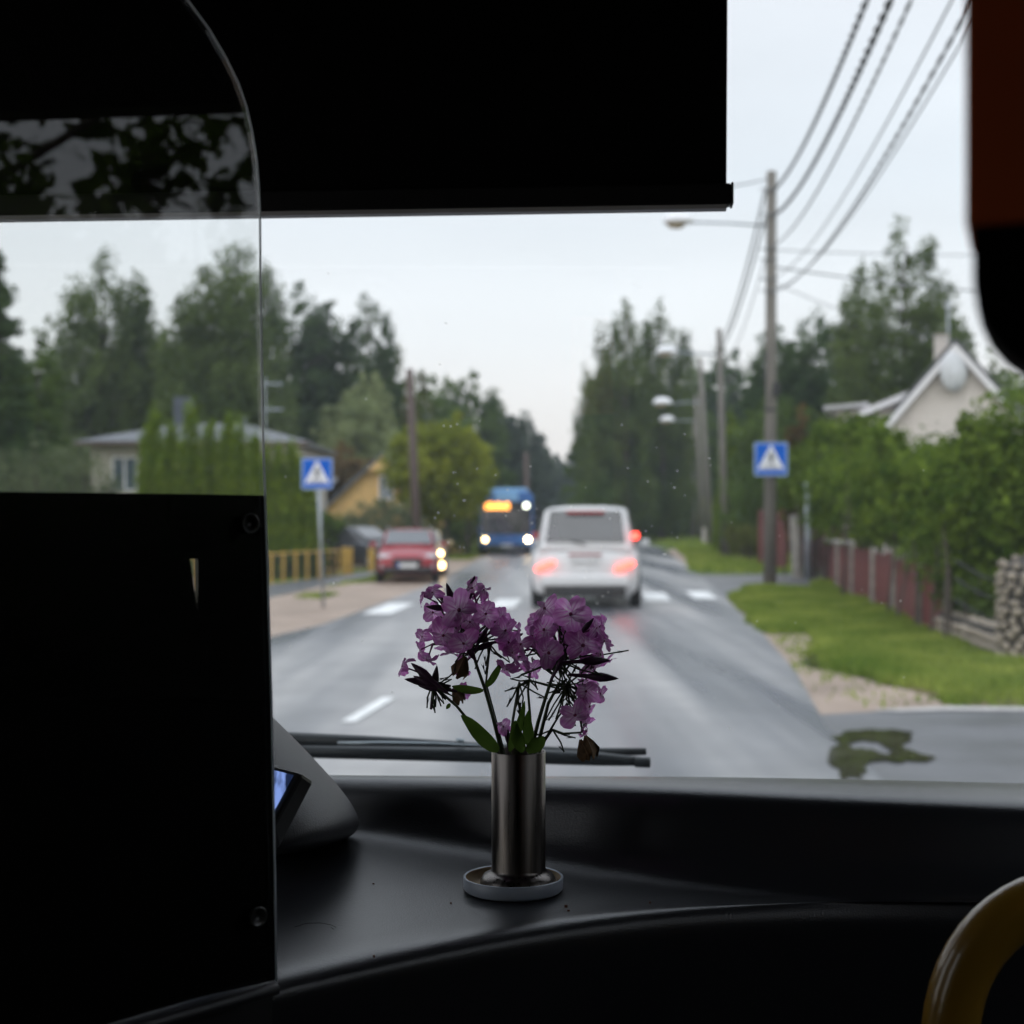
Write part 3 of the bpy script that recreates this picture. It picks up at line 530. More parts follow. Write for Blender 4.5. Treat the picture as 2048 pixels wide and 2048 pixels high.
# tree seen mirrored in the partition glass, outside the right side window
def near_tree():
    t = thing('roadside_tree', 'overhanging leafy tree mirrored in the glass under the black blind', 'tree', (7.0, -3.2, 0)); r = np.random.default_rng(5)
    s = MB(); s.tube([(0, 0, -.1), (.05, .05, 1.5), (-.1, .1, 3.2), (0, .2, 5.4)], [.12, .1, .07, .03], 8)
    cs = []
    for k in range(27):
        z = random.uniform(1.6, 5.0); a = random.uniform(0, 2 * PI); l = random.uniform(.8, 2.0); e = Vector((math.cos(a) * l, math.sin(a) * l, z + .3 - random.uniform(0, .5))); st = Vector((0, .1, z))
        s.tube([st, st.lerp(e, .6) + Vector((0, 0, .15)), e], [.02, .012, .004], 5)
        for q in np.linspace(.4, 1.05, 6):
            c = np.array(st.lerp(e, q)); cs.append(c + r.normal(size=(20, 3)) * .15)
    e0 = Vector((-.6, 3.3, 4.1)); s.tube([(0, .1, 3.4), (-.3, 1.8, 4.2), e0], [.03, .02, .005], 5)
    for q in np.linspace(.45, 1.0, 6): cs.append(np.array(Vector((0, .1, 3.6)).lerp(e0, q)) + r.normal(size=(16, 3)) * .16)
    s.build('trunk', M['bark'], t, smooth=True); link('crown', npmesh('crown', leaves(np.concatenate(cs), .13, .62, seed=9), 4), LM['near'], t)
near_tree()
T('hedge_tree', 'dense dark tree left of the overhanging one, mirrored in the partition glass', 'round', 0, 0, 0, 9, 'near', .0, 9000, .12, seed=501, xy=(10.5, -7.0), top=5.8)
_h = []
for k in range(13):
    for z, r_ in ((.9, 1.5), (2.2, 1.4), (3.1, 1.05)): _h.append((9.6 + random.uniform(-.3, .3), -9.5 + k * 1.0, z, r_))
shrub('hedge', 'long dense hedge added out of view to mask sky mirrored in the partition glass', 'near', _h, 42000, .22, 88)  # added out of view to keep bright sky out of the partition reflection

# ------------------------------------------------------------------ utility poles, lamps, wires
def pole(label, top, base, rpx, m='wood', name='utility_pole', d=None, group='utility poles right of the road'):
    d = d or EYE * FPX / (base[1] - HOR); b = P(base[0], HOR + EYE * FPX / d, d); tp = P(top[0], top[1], d); t = thing(name, label, 'utility pole', b, group=group)
    r = rpx / FPX * d; h = tp - b
    MB().tube([(0, 0, -.2), h * .5, h], [r * 1.12, r * .95, r * .8], 14).build('shaft', M[m], t, smooth=True)
    return t, b, tp, r, d
p1, b1, t1, r1, d1 = pole('nearest tall grey wooden utility pole carrying the crossing sign', (1543, 343), (1540, 1169), 12)
pA, bA, tA, rA, dA = pole('second utility pole, standing in the grass left of the red fence', (1438, 658), (1452, 1113), 7)
pB, bB, tB, rB, dB = pole('third utility pole, leaning slightly, carrying a lamp arm', (1400, 717), (1421, 1091), 5.5)
pC, bC, tC, rC, dC = pole('fourth thin pole between two others in the far group', (1392, 790), (1405, 1084), 4.5)
pD, bD, tD, rD, dD = pole('farthest pale pole of the group right of the road', (1389, 800), (1386, 1078), 5)
pole('thin brown utility pole in front of the lime tree', (819, 738), (836, 1126), 9, 'darkwood', group='brown poles left of the road')
pole('brown utility pole at the far left edge behind the partition glass', (0, 560), (0, 1130), 8, 'darkwood', group='brown poles left of the road')
pole('faint brown pole rising behind the roof of the blue bus', (1052, 905), (1056, 1085), 6, 'darkwood', group='brown poles left of the road')
# hardware on the nearest pole
bx = MB(); o0 = P(1553, 777, d1 - .15) - b1; bx.box(o0.x - .09, o0.x + .09, o0.y - .08, o0.y + .08, o0.z - .16, o0.z + .16); bx.build('junction_box', M['black'], p1, bevel=.01)
o0 = P(1541, 820, d1) - b1; MB().lathe([(r1 * 1.15, -.03), (r1 * 1.2, 0), (r1 * 1.15, .03)], 16, o0).build('clamp', M['wire'], p1)
MB().tube([P(1532, 700, d1 - .2) - b1, P(1530, 760, d1 - .22) - b1, P(1531, 820, d1 - .22) - b1, P(1550, 770, d1 - .25) - b1], .02, 6).build('pole_cable', M['wire'], p1, smooth=True)
for v in (380, 430, 500, 520, 560, 583):
    c = P(1536, v, d1) - b1; MB().tube([c + Vector((-.22, -.12, 0)), c + Vector((.22, -.12, 0))], .02, 6).build('insulator_arm', M['wire2'], p1)
def lamp(label, head, wpx, arm_to, d, par_loc):
    """street lamp head on an arm; head = pixel of its middle"""
    c = P(head[0], head[1], d); t = thing('street_lamp', label, 'street lamp', c, group='street lamps over the road'); w_ = wpx / FPX * d; a = w_ / 2
    prof = []
    rings = []
    for k in range(11):
        x = -1 + 2 * k / 10; s = max(.05, math.sqrt(max(0, 1 - x * x))) ** .8
        rings.append([Vector((x * a, math.cos(q) * a * .5 * s, (math.sin(q) * a * .68 * s) if math.sin(q) > 0 else 0.0)) for q in np.linspace(0, 2 * PI, 16, endpoint=False)])
    MB().loft(rings).build('lamp_housing', M['lampw'], t, smooth=True)
    rings = []
    for k in range(9):
        x = -1 + 2 * k / 8; s = max(.05, math.sqrt(max(0, 1 - x * x))) ** .8
        rings.append([Vector((x * a * .62 - a * .15, math.cos(q) * a * .34 * s, (math.sin(q) * a * .34 * s - .01) if math.sin(q) < 0 else -.01)) for q in np.linspace(0, 2 * PI, 14, endpoint=False)])
    MB().loft(rings).build('lamp_glass', M['lampg'], t, smooth=True)
    e = P(arm_to[0], arm_to[1], d) - c
    MB().tube([(a * .9, 0, .02), Vector((a * .9, 0, .02)).lerp(e, .5) + Vector((0, 0, .02)), e], .03 if d < 50 else .045, 8).build('arm', M['galv'], t, smooth=True)
lamp('largest street lamp, its arm on the nearest utility pole', (1357, 446), 64, (1538, 452), d1, p1)
lamp('second street lamp down, white head in front of the poplars', (1334, 706), 46, (1440, 710), dA, pA)
lamp('third street lamp down, with a visible horizontal arm', (1325, 808), 40, (1404, 804), dB, pB)
lamp('fourth street lamp down, small head without a visible arm', (1334, 842), 32, (1395, 842), dC * 1.0, pC)
lamp('lowest and smallest street lamp head', (1337, 865), 30, (1388, 862), dD * 1.2, pD)
def wire(label, a, e, sag, r, m='wire', twist=False, n=40, name='overhead_cable', group='overhead cables at the nearest pole'):
    o = thing(name, label, 'cable', a, group=group); a = Vector(a); e = Vector(e); pts = []
    N_ = n * (5 if twist else 1)
    for i in range(N_ + 1):
        t = i / N_; pts.append(a.lerp(e, t) - a + Vector((0, 0, -sag * 4 * t * (1 - t))))
    if not twist: MB().tube(pts, r, 6).build('strand', M[m], o, smooth=True)
    else:
        ln = (e - a).length
        for s in range(2):
            q = [p + Vector((math.cos(s * PI + i / N_ * ln * 7) * r * 1.0, 0, math.sin(s * PI + i / N_ * ln * 7) * r * 1.0)) for i, p in enumerate(pts)]
            MB().tube(q, r * .8, 5).build('strand', M[m], o, smooth=True)
for lab, va, ue, de, sag, r, tw, m in (
    ('uppermost thick twisted cable from the nearest pole toward the camera', 382, 1699, 17.5, .55, .022, True, 'wire'),
    ('second thick twisted cable, hanging right below the uppermost', 432, 1731, 16.5, .7, .024, True, 'wire'),
    ('third cable from the left, thin and grey', 492, 1763, 15.5, .75, .013, True, 'wire2'),
    ('fourth thin grey cable, fading towards the pole', 556, 1822, 14.5, .85, .011, False, 'wire2'),
    ('fifth grey cable of the bundle, dropping low beside the pole', 583, 1846, 14, .95, .013, True, 'wire2'),
    ('rightmost grey cable of the bundle', 578, 1864, 13.8, .95, .010, False, 'wire2')):
    aa = P(1545, va, d1); e = P(ue, 0, de); dr = (e - aa); wire(lab, aa, aa + dr * 1.5, sag, r, m, tw)
for lab, va, vb, r in (('upper cable running from the nearest pole to the second pole', 382, 690, .03), ('lower cable running from the nearest pole to the second pole', 436, 700, .03), ('thin cable from mid height of the nearest pole to the second pole', 520, 745, .015)):
    wire(lab, P(1530, va, d1), P(1440, vb, dA), .5, r, 'wire2')
wire('thin cable leading left from the top of the nearest pole', P(1538, 357, d1), P(1300, 372, d1 - 2), .15, .02, 'wire2')
wire('higher thin cable crossing right above the birches', P(1548, 500, d1), P(2200, 506, d1 + 8), .1, .014, 'wire2')
wire('lower service cable leading right to the gabled house', P(1548, 534, d1), P(2080, 590, 46), .1, .022, 'wire2')
wire('thin cable sagging right behind the birch to the house', P(1548, 565, d1), P(1960, 690, 47), .25, .012, 'wire2')

# ------------------------------------------------------------------ crossing signs
def sign(label, c, size, post_base=None):
    t = thing('crossing_sign', label, 'road sign', c, group='blue pedestrian crossing signs'); s = size / 2
    def rr(s_, r_):
        o = []
        for cx, cy, a0 in ((s_ - r_, s_ - r_, 0), (-s_ + r_, s_ - r_, 90), (-s_ + r_, -s_ + r_, 180), (s_ - r_, -s_ + r_, 270)):
            for k in range(5): q = math.radians(a0 + k * 22.5); o.append((cx + r_ * math.cos(q), cy + r_ * math.sin(q)))
        return o
    MB().prism(rr(s, s * .1), .02).build('plate', M['rim_b'], t)
    Mt = Matrix.Translation((0, -.004, 0)); MB().prism(rr(s * .90, s * .06), .003, Mt).build('blue_field', M['blue'], t)
    Mt = Matrix.Translation((0, -.008, 0)); MB().prism([(-s * .80, -s * .62), (s * .80, -s * .62), (0, s * .86)], .003, Mt).build('white_triangle', M['white'], t)
    Mt = Matrix.Translation((0, -.012, 0)); g = MB()
    g.prism([(math.cos(q) * s * .07 + s * .02, s * .38 + math.sin(q) * s * .08) for q in np.linspace(0, 2 * PI, 12, endpoint=False)], .003, Mt)
    g.prism([(-s * .10, s * .26), (s * .09, s * .29), (s * .10, s * .1), (s * .08, -s * .08), (-s * .06, -s * .08), (-s * .05, s * .08)], .003, Mt)
    g.prism([(-s * .06, -s * .08), (s * .02, -s * .08), (-s * .10, -s * .3), (-s * .22, -s * .44), (-s * .28, -s * .40), (-s * .16, -s * .26)], .003, Mt)
    g.prism([(s * .0, -s * .085), (s * .08, -s * .085), (s * .14, -s * .26), (s * .20, -s * .44), (s * .12, -s * .44), (s * .06, -s * .26)], .003, Mt)
    g.prism([(-s * .10, s * .24), (-s * .05, s * .2), (-s * .14, s * .04), (-s * .20, -s * .04), (-s * .23, s * .0)], .003, Mt)
    g.prism([(s * .09, s * .24), (s * .06, s * .16), (s * .16, s * .04), (s * .24, s * .0), (s * .22, s * .08)], .003, Mt)
    g.build('walking_figure', M['black'], t)
    g = MB()
    for k in range(6):
        x = (-.50 + k * .19) * s; g = MB(); g.prism([(x - .02 * s, -s * .57), (x + .08 * s, -s * .57), (x * .82 + .07 * s, -s * .47), (x * .82 - .01 * s, -s * .47)], .003, Mt); g.build('crossing_stripe', M['black'], t)
    if post_base:
        h = Vector(post_base) - Vector(c); MB().tube([(0, .06, s), Vector((h.x, .06, h.z))], .03, 10).build('post', M['galv'], t, smooth=True)
    else: MB().tube([(-.2, .06, 0), (.2, .06, 0)], .015, 8).build('bracket', M['galv'], t)
dS = G(646, 1216).y
sign('blue crossing sign on its own thin steel post left of the road', P(634, 947, dS), 62 / FPX * dS, G(646, 1216))
sign('blue crossing sign fixed to the nearest utility pole right of the road', P(1542, 918, d1 - .42), 66 / FPX * d1)
g = thing('steel_post', 'thin grey steel post standing in front of the red fence', 'post', G(1616, 1160)); MB().tube([(0, 0, -.3), P(1615, 966, G(1616, 1160).y) - G(1616, 1160)], .085, 10).build('tube', M['galv'], g, smooth=True)
g = thing('concrete_post', 'leaning pale concrete post beside the thin steel post', 'post', G(1597, 1157)); MB().tube([(0, 0, -.3), P(1588, 1030, G(1597, 1157).y) - G(1597, 1157)], [.16, .13], 8).build('shaft', M['concrete'], g)

# ------------------------------------------------------------------ fences
post_px = [(1648, 1152, 1082), (1678, 1181, 1088), (1707, 1195, 1090), (1749, 1211, 1096), (1792, 1224, 1104), (1842, 1257, 1129), (1898, 1268, 1131)]
rf = thing('red_fence', 'dark red board fence with weathered concrete posts along the green verge', 'fence')
pb = [G(u, v) for u, v, _ in post_px]
pb[-1] = Vector((5.95, 19.6, 0)) if False else pb[-1]
plk = MB().box(-.055, .055, -.012, .012, 0, 1).mesh('board')
for i, ((u, v, vt), b_) in enumerate(zip(post_px, pb)):
    h = (v - vt) / FPX * b_.y
    MB().box(-.07, .07, -.07, .07, -.1, h).build('concrete_post', M['concrete'], rf, bevel=.01, loc=b_)
    if i < len(pb) - 1:
        c = pb[i + 1]; dv = c - b_; ln = dv.length; n = int(ln / .125); ang = math.atan2(dv.y, dv.x)
        hh = min(h, (post_px[i + 1][1] - post_px[i + 1][2]) / FPX * c.y)
        for k in range(n):
            q = b_.lerp(c, (k + .7) / (n + .4)); link('board', plk, M['redwood'], rf, (q.x, q.y, .06), (random.uniform(-.01, .01), random.uniform(-.015, .015), ang), (1, 1, hh * random.uniform(.86, .93)))
        for z in (.25, .75):
            MB().tube([b_ + Vector((.03, .04, z * hh)), c + Vector((.03, .04, z * hh))], .025, 4).build('rail', M['redwood'], rf)
for i in (0, 1):
    a, c = pb[i], pb[i + 1]; hz = (post_px[i][1] - post_px[i][2]) / FPX * a.y; hz2 = (post_px[i + 1][1] - post_px[i + 1][2]) / FPX * c.y
    MB().tube([a + Vector((0, 0, hz + .03)), c + Vector((0, 0, hz2 + .03))], .07, 4).build('coping', M['concrete'], rf)
rg = thing('red_board_fence', 'tall dark red board fence farther back behind the utility pole', 'fence')
pl2 = MB().box(-.07, .07, -.015, .015, 0, 1).mesh('board')
for (u0, v0, vt0, dd0), (u1, v1, vt1, dd1) in (((1517, 1135, 1022, 54), (1575, 1140, 1026, 50)), ((1600, 1140, 1050, 51), (1720, 1150, 1060, 44))):
    a = P(u0, HOR + EYE * FPX / dd0, dd0); c = P(u1, HOR + EYE * FPX / dd1, dd1); n = int((c - a).length / .155); ang = math.atan2(c.y - a.y, c.x - a.x)
    for k in range(n):
        q = a.lerp(c, (k + .5) / n); t_ = k / n; d_ = q.y; top = EYE + (HOR - (vt0 + (vt1 - vt0) * t_)) / FPX * d_
        link('board', pl2, M['redwood'], rg, (q.x, q.y, .02), (0, 0, ang), (1, 1, top * random.uniform(.97, 1.02)))
wf = thing('white_fence', 'short pale board fence between the far poles', 'fence')
for k in range(9):
    q = G(1409 + k * 4.6, 1090); MB().box(-.13, .12, -.02, .02, 0, .02 + 34 / FPX * q.y).build('board', M['trim'] if False else M['siding'], wf, loc=q)
yf = thing('yellow_fence', 'low fence of yellow posts with dark wire panels beside the footpath', 'fence')
yp = [(300, 1188, 1114), (330, 1186, 1113), (362, 1184, 1112), (393, 1181, 1111), (424, 1178, 1110), (455, 1175, 1109), (485, 1172, 1108), (514, 1170, 1106), (542, 1167, 1105), (566, 1165, 1104), (591, 1162, 1102), (614, 1160, 1101), (637, 1157, 1100), (658, 1154, 1099), (673, 1152, 1098)]
yb = [G(u, v) for u, v, _ in yp]
for i, ((u, v, vt), q) in enumerate(zip(yp, yb)):
    MB().box(-.038, .038, -.038, .038, 0, (v - vt) / FPX * q.y).build('post', M['yellow'], yf, loc=q, bevel=.006)
    if i: 
        h0 = .95 * (v - vt) / FPX * q.y; a = yb[i - 1]
        MB().tube([a + Vector((0, 0, h0)), q + Vector((0, 0, h0))], .025, 6).build('top_rail', M['yellow'], yf)
        w_ = MB(); dv = (q - a)
        for k in range(1, 9): s_ = a + dv * k / 9; w_.tube([s_ + Vector((0, 0, .06)), s_ + Vector((0, 0, h0))], .008, 4)
        for k in range(1, 6): w_.tube([a + Vector((0, 0, h0 * k / 6)), q + Vector((0, 0, h0 * k / 6))], .007, 4)
        w_.build('wire_panel', M['black'], yf)['kind'] = 'stuff'
for lab, u, v, vt, hw in (('thick yellow post at the right end of the fence', 689, 1149, 1096, .1), ('slim yellow post beside the thick end post', 700, 1148, 1097, .08), ('lone yellow post beside the red car', 743, 1142, 1098, .1)):
    g = thing('yellow_post', lab, 'post', G(u, v)); MB().box(-hw, hw, -hw, hw, 0, (v - vt) / FPX * G(u, v).y).build('shaft', M['yellow'], g, bevel=.015)
    MB().box(-hw * 1.1, hw * 1.1, -hw * 1.1, hw * 1.1, (v - vt) / FPX * G(u, v).y, (v - vt) / FPX * G(u, v).y + .03).build('cap', M['yellow'], g, bevel=.01)

# stone pillar and low stone wall
stones = []
for k in range(7):
    bm = bmesh.new(); bmesh.ops.create_icosphere(bm, subdivisions=1, radius=1)
    for v in bm.verts: v.co *= random.uniform(.78, 1.12)
    me = bpy.data.meshes.new('stone'); bm.to_mesh(me); bm.free(); me.materials.append(M['stone']); me.polygons.foreach_set('use_smooth', [True] * len(me.polygons)); stones.append(me)
sp = thing('stone_pillar', 'thick pillar of rounded rubble stones at the right edge', 'pillar', (6.10, 17.8, 0))
MB().lathe([(0, -.05), (.30, -.05), (.30, 1.0), (.26, 1.12), (.12, 1.2), (0, 1.21)], 20).build('core', M['mortar'], sp, smooth=True)
z = .06
while z < 1.22:
    R_ = .31 if z < 1.0 else .31 * math.sqrt(max(.02, 1 - ((z - 1.0) / .24) ** 2)); n = max(3, int(2 * PI * R_ / .15)); o_ = random.random()
    for k in range(n):
        a = (k + o_) / n * 2 * PI
        link('stone', random.choice(stones), None, sp, (math.cos(a) * R_, math.sin(a) * R_, z + random.uniform(-.025, .025)), (random.uniform(-.4, .4), random.uniform(-.4, .4), a), (.05, random.uniform(.045, .10), random.uniform(.038, .072)))
    z += .105
lw = thing('stone_wall', 'low rubble wall between the fence and the stone pillar', 'wall', (0, 0, 0)); a = Vector((6.0, 17.9, 0)); c = G(1893, 1265); dv = (c - a); nrm = Vector((-dv.y, dv.x, 0)).normalized()
MB().add([a + nrm * .12, c + nrm * .12, c - nrm * .12, a - nrm * .12] + [p + Vector((0, 0, .30)) for p in (a + nrm * .12, c + nrm * .12, c - nrm * .12, a - nrm * .12)], [(0, 1, 2, 3), (4, 7, 6, 5), (0, 4, 5, 1), (1, 5, 6, 2), (2, 6, 7, 3), (3, 7, 4, 0)]).build('core', M['mortar'], lw)
n = int(dv.length / .15)
for k in range(n):
    for j in range(3):
        for side in ((-1, 1) if j < 2 else (0,)):
            q = a.lerp(c, (k + .5 * (j % 2) + .2) / n); off = nrm * (side * .13)
            link('stone', random.choice(stones), None, lw, (q.x + off.x, q.y + off.y, .07 + j * .115), (random.random(), random.random(), random.random() * 3), (random.uniform(.05, .11), random.uniform(.06, .10), random.uniform(.045, .075)))
ch = thing('chain_rail', 'black iron rails drooping from the stone pillar over the low wall', 'railing', (5.85, 17.9, 0))
for z0 in (.52, .78, 1.0):
    MB().tube([(.02, 0, z0 - .08), (-.14, .15, z0 - .05), (-.3, .35, z0 + .06), (-.42, .5, z0 + .16)], .014, 6).build('rail', M['black'], ch, smooth=True)

# ------------------------------------------------------------------ houses
def window(parent, c, w_, h_, n=2, rz=0, glass='pane'):
    """framed window: outer frame, mullions and panes; c is its middle on the wall, outward is -y"""
    Mx = Matrix.Translation(c) @ Matrix.Rotation(rz, 4, 'Z'); f = MB(); t = .07
    f.box(-w_ / 2 - t, w_ / 2 + t, -.06, .02, h_ / 2, h_ / 2 + t, Mx); f.box(-w_ / 2 - t, w_ / 2 + t, -.06, .02, -h_ / 2 - t, -h_ / 2, Mx)
    for x in [-w_ / 2 - t / 2] + [w_ * (k / n - .5) for k in range(1, n)] + [w_ / 2 + t / 2]: f.box(x - t / 2, x + t / 2, -.055, .02, -h_ / 2, h_ / 2, Mx)
    fo = f.build('window', M['trim'], parent)
    for k in range(n):
        MB().box(w_ * (k / n - .5) + .01, w_ * ((k + 1) / n - .5) - .01, -.02, .0, -h_ / 2, h_ / 2, Mx).build('pane', M[glass], fo)
# beige house with a low hipped roof
d = 56; hb = thing('beige_house', 'beige rendered house with a low grey hipped roof behind the thujas', 'house', P(400, HOR + EYE * FPX / d, d)); o0 = hb.location
X0, X1 = (182 - 1024) / FPX * d - o0.x, (600 - 1024) / FPX * d - o0.x; ze = EYE + (HOR - 892) / FPX * d
MB().box(X0, X1, 0, 8, 0, ze).build('wall', M['beige'], hb)
E0, E1 = (148 - 1024) / FPX * (d - .5) - o0.x, (616 - 1024) / FPX * (d - .5) - o0.x; zr = EYE + (HOR - 845) / FPX * (d + 3.5)
r = MB(); zz = ze + .02
r.add([(E0, -.6, zz), (E1, -.6, zz), (E1, 8.6, zz), (E0, 8.6, zz), (E0 + 3.0, 4, zr), (E1 - 3.2, 4, zr), (E0, -.6, zz + .14), (E1, -.6, zz + .14), (E1, 8.6, zz + .14), (E0, 8.6, zz + .14)], [(0, 3, 2, 1), (0, 1, 7, 6), (1, 2, 8, 7), (2, 3, 9, 8), (3, 0, 6, 9), (6, 7, 5, 4), (7, 8, 5), (8, 9, 4, 5), (9, 6, 4)])
rf_ = r.build('roof', M['roofg'], hb)
MB().box(E0, E1, -.63, -.605, zz - .02, zz + .10).build('fascia', M['soffit'], rf_)
cx = (367 - 1024) / FPX * (d + 4) - o0.x; MB().box(cx - .35, cx + .35, 3.7, 4.3, zr - .3, EYE + (HOR - 795) / FPX * (d + 4)).build('chimney', M['chim'], rf_, bevel=.02)
cx = (488 - 1024) / FPX * (d + 4) - o0.x; MB().tube([(cx, 4, zr - .2), (cx, 4, EYE + (HOR - 832) / FPX * (d + 4))], .12, 8).build('vent_pipe', M['chim'], rf_)
window(hb, Vector(((250 - 1024) / FPX * d - o0.x, 0, EYE + (HOR - 948) / FPX * d)), .82, 1.15, 2)
an = thing('tv_antenna', 'thin television antenna with two bars above the beige roof', 'antenna', P(530, 840, d + 3)); MB().tube([(0, 0, -.3), P(530, 755, d + 3) - an.location], .04, 6).build('mast', M['galv'], an)
for v in (768, 819): MB().tube([P(524, v, d + 3) - an.location, P(566, v, d + 3) - an.location], .035, 6).build('bar', M['galv'], an)
# yellow house
d = 72; hy = thing('yellow_house', 'ochre boarded gable house with pale window behind the bush', 'house', P(765, HOR + EYE * FPX / d, d), math.radians(6)); o0 = hy.location
ap = EYE + (HOR - 912) / FPX * d; hw = 3.9; zs = ap - hw * .93
wl = MB(); wl.prism([(-hw, 0), (hw, 0), (hw, zs), (0, ap), (-hw, zs)], 8); wl.build('wall', M['siding'] if False else M['yellowb'], hy)
for k in range(26):
    z0 = .1 + k * .2
    if z0 + .2 > ap: break
    half = lambda z: hw if z < zs else hw * (ap - z) / (ap - zs)
    h1 = half(z0); h2 = half(z0 + .19)
    MB().add([(-h1, -.02, z0), (h1, -.02, z0), (h2, -.008, z0 + .19), (-h2, -.008, z0 + .19), (-h1, 0.0, z0), (h1, 0.0, z0)], [(0, 1, 2, 3), (4, 5, 1, 0)]).build('plank', M['yellowb'], hy)
r = MB(); rt = .16; oh = .5
for s in (-1, 1):
    pts = [(s * (hw + .45), zs - .45 * .93), (0, ap), (0, ap + rt), (s * (hw + .45), zs - .45 * .93 + rt)]
    r.prism(pts, 8.8, Matrix.Translation((0, -oh, .02)))
rf_ = r.build('roof', M['roofg'], hy)
MB().prism([(-.75, ap - .72), (.75, ap - .72), (0, ap - .02)], .06, Matrix.Translation((0, -.45, 0))).build('gable_board', M['yellowb'], hy)
window(hy, Vector(((772 - 765) / FPX * d, -.04, EYE + (HOR - 975) / FPX * d)), .55, 1.0, 2)
d = 68; MB().add([(-2.2, 2, 3.75), (-4.6, 1.0, 2.4), (-4.6, 6, 2.4), (-2.2, 6, 3.75), (-2.2, 2, 3.6), (-4.6, 1.0, 2.25), (-4.6, 6, 2.25), (-2.2, 6, 3.6)], [(0, 1, 2, 3), (4, 7, 6, 5), (0, 4, 5, 1), (1, 5, 6, 2), (2, 6, 7, 3), (3, 7, 4, 0)]).build('side_roof', M['roofl'], hy)
MB().box(-4.4, -3.95, 2.2, 5.9, 0, 2.3).build('side_wing', M['beige'], hy)
# white gabled house
d = 46; hw_ = thing('gabled_house', 'cream sided house with steep white trimmed gable above the hedge', 'house', P(1910, HOR + EYE * FPX / d, d), math.radians(-15)); o0 = hw_.location
ap = EYE + (HOR - 692) / FPX * d; hw = 3.3; sl_ = 1.17; zs = ap - hw * sl_
MB().prism([(-hw, 0), (hw, 0), (hw, zs), (0, ap), (-hw, zs)], 8).build('wall', M['siding'], hw_)
z0 = 2.6
while z0 < ap - .1:
    half = lambda z: hw if z < zs else hw * (ap - z) / (ap - zs); h1, h2 = half(z0), half(min(z0 + .155, ap))
    MB().add([(-h1, -.035, z0), (h1, -.035, z0), (h2, -.008, z0 + .155), (-h2, -.008, z0 + .155), (-h1, 0, z0), (h1, 0, z0)], [(0, 1, 2, 3), (4, 5, 1, 0)]).build('plank', M['siding'], hw_); z0 += .16
r = MB()
for s in (-1, 1): r.prism([(s * (hw + .3), zs - .3 * sl_), (0, ap), (0, ap + .22), (s * (hw + .3), zs - .3 * sl_ + .22)], 8.6, Matrix.Translation((0, -.28, .02)))
rf_ = r.build('roof', M['roofd'], hw_)
for s in (-1, 1): MB().prism([(s * (hw + .34), zs - .34 * sl_ - .24), (0, ap - .22), (0, ap + .03), (s * (hw + .34), zs - .34 * sl_ + .01)], .06, Matrix.Translation((0, -.36, .02))).build('rake_board', M['trim'], rf_)
cx = (1850 - 1024) / FPX * (d + 2) - o0.x; ct = EYE + (HOR - 672) / FPX * (d + 2)
chm = MB().box(cx - .22, cx + .22, 1.8, 2.3, ct - 1.9, ct).build('chimney', M['brickw'], rf_)
MB().box(cx - .24, cx + .24, 1.78, 2.32, ct + .002, ct + .07).build('chimney_cap', M['concrete'], rf_)
# left wing with pale fascia
wl = MB(); xa = (1690 - 1024) / FPX * (d + 2) - o0.x; xb = (1850 - 1024) / FPX * (d + 2) - o0.x; za = EYE + (HOR - 828) / FPX * (d + 2); zb_ = EYE + (HOR - 765) / FPX * (d + 2)
wl.prism([(xa + .25, 0), (xb, 0), (xb, zb_ - .1), (xa + .25, za - .02)], 4, Matrix.Translation((0, 2, 0))); wl.build('wing_wall', M['siding'], hw_)
MB().prism([(xa, za - .1), (xb, zb_ - .1), (xb, zb_ + .1), (xa, za + .1)], 4.4, Matrix.Translation((0, 1.7, .03))).build('wing_roof', M['trim'], hw_)
xa2 = (1612 - 1024) / FPX * (d + 2.5) - o0.x; xb2 = (1700 - 1024) / FPX * (d + 2.5) - o0.x; zf = EYE + (HOR - 812) / FPX * (d + 2.5)
MB().box(xa2 + .4, xb2, 2.5, 5.5, 0, zf - .1).build('porch_wall', M['siding'], hw_)
MB().add([(xa2, 2.1, zf - .08), (xb2, 2.1, zf + .02), (xb2, 5.8, zf + .02), (xa2, 5.8, zf - .08), (xa2, 2.1, zf + .04), (xb2, 2.1, zf + .14), (xb2, 5.8, zf + .14), (xa2, 5.8, zf + .04)], [(0, 3, 2, 1), (4, 5, 6, 7), (0, 1, 5, 4), (1, 2, 6, 5), (2, 3, 7, 6), (3, 0, 4, 7)]).build('porch_roof', M['roofl'], hw_)
xr = (2012 - 1024) / FPX * d - o0.x; MB().prism([(xr - .3, zs + 2.2), (xr + 3, zs + 1.3), (xr + 3, zs + 1.45), (xr - .3, zs + 2.38)], 4, Matrix.Translation((0, 1.5, 0))).build('right_roof', M['trim'], hw_)
MB().prism([(xr - .3, 0), (xr + 2.8, 0), (xr + 2.8, zs + 1.3), (xr - .3, zs + 2.17)], 3.6, Matrix.Translation((0, 1.7, 0))).build('right_wing_wall', M['siding'], hw_)
sd = thing('satellite_dish', 'white oval dish mounted high on the cream gable', 'dish', P(1907, 743, d - .3)); rings = []
for k in range(6):
    f = k / 5; rings.append([Vector((math.cos(q) * .42 * f + .001, -.16 + .13 * f * f * 1, math.sin(q) * .60 * f)) for q in np.linspace(0, 2 * PI, 28, endpoint=False)])
rings += [[p + Vector((0, .02, 0)) for p in rings[-1]]] + [[Vector((p.x, p.y + .03, p.z)) for p in rings[0]]]
MB().loft(rings).build('reflector', M['sat'], sd, smooth=True); MB().tube([(0, .1, -.5), (0, -.25, -.62), (.02, -.4, -.35)], .02, 6).build('arm', M['galv'], sd)
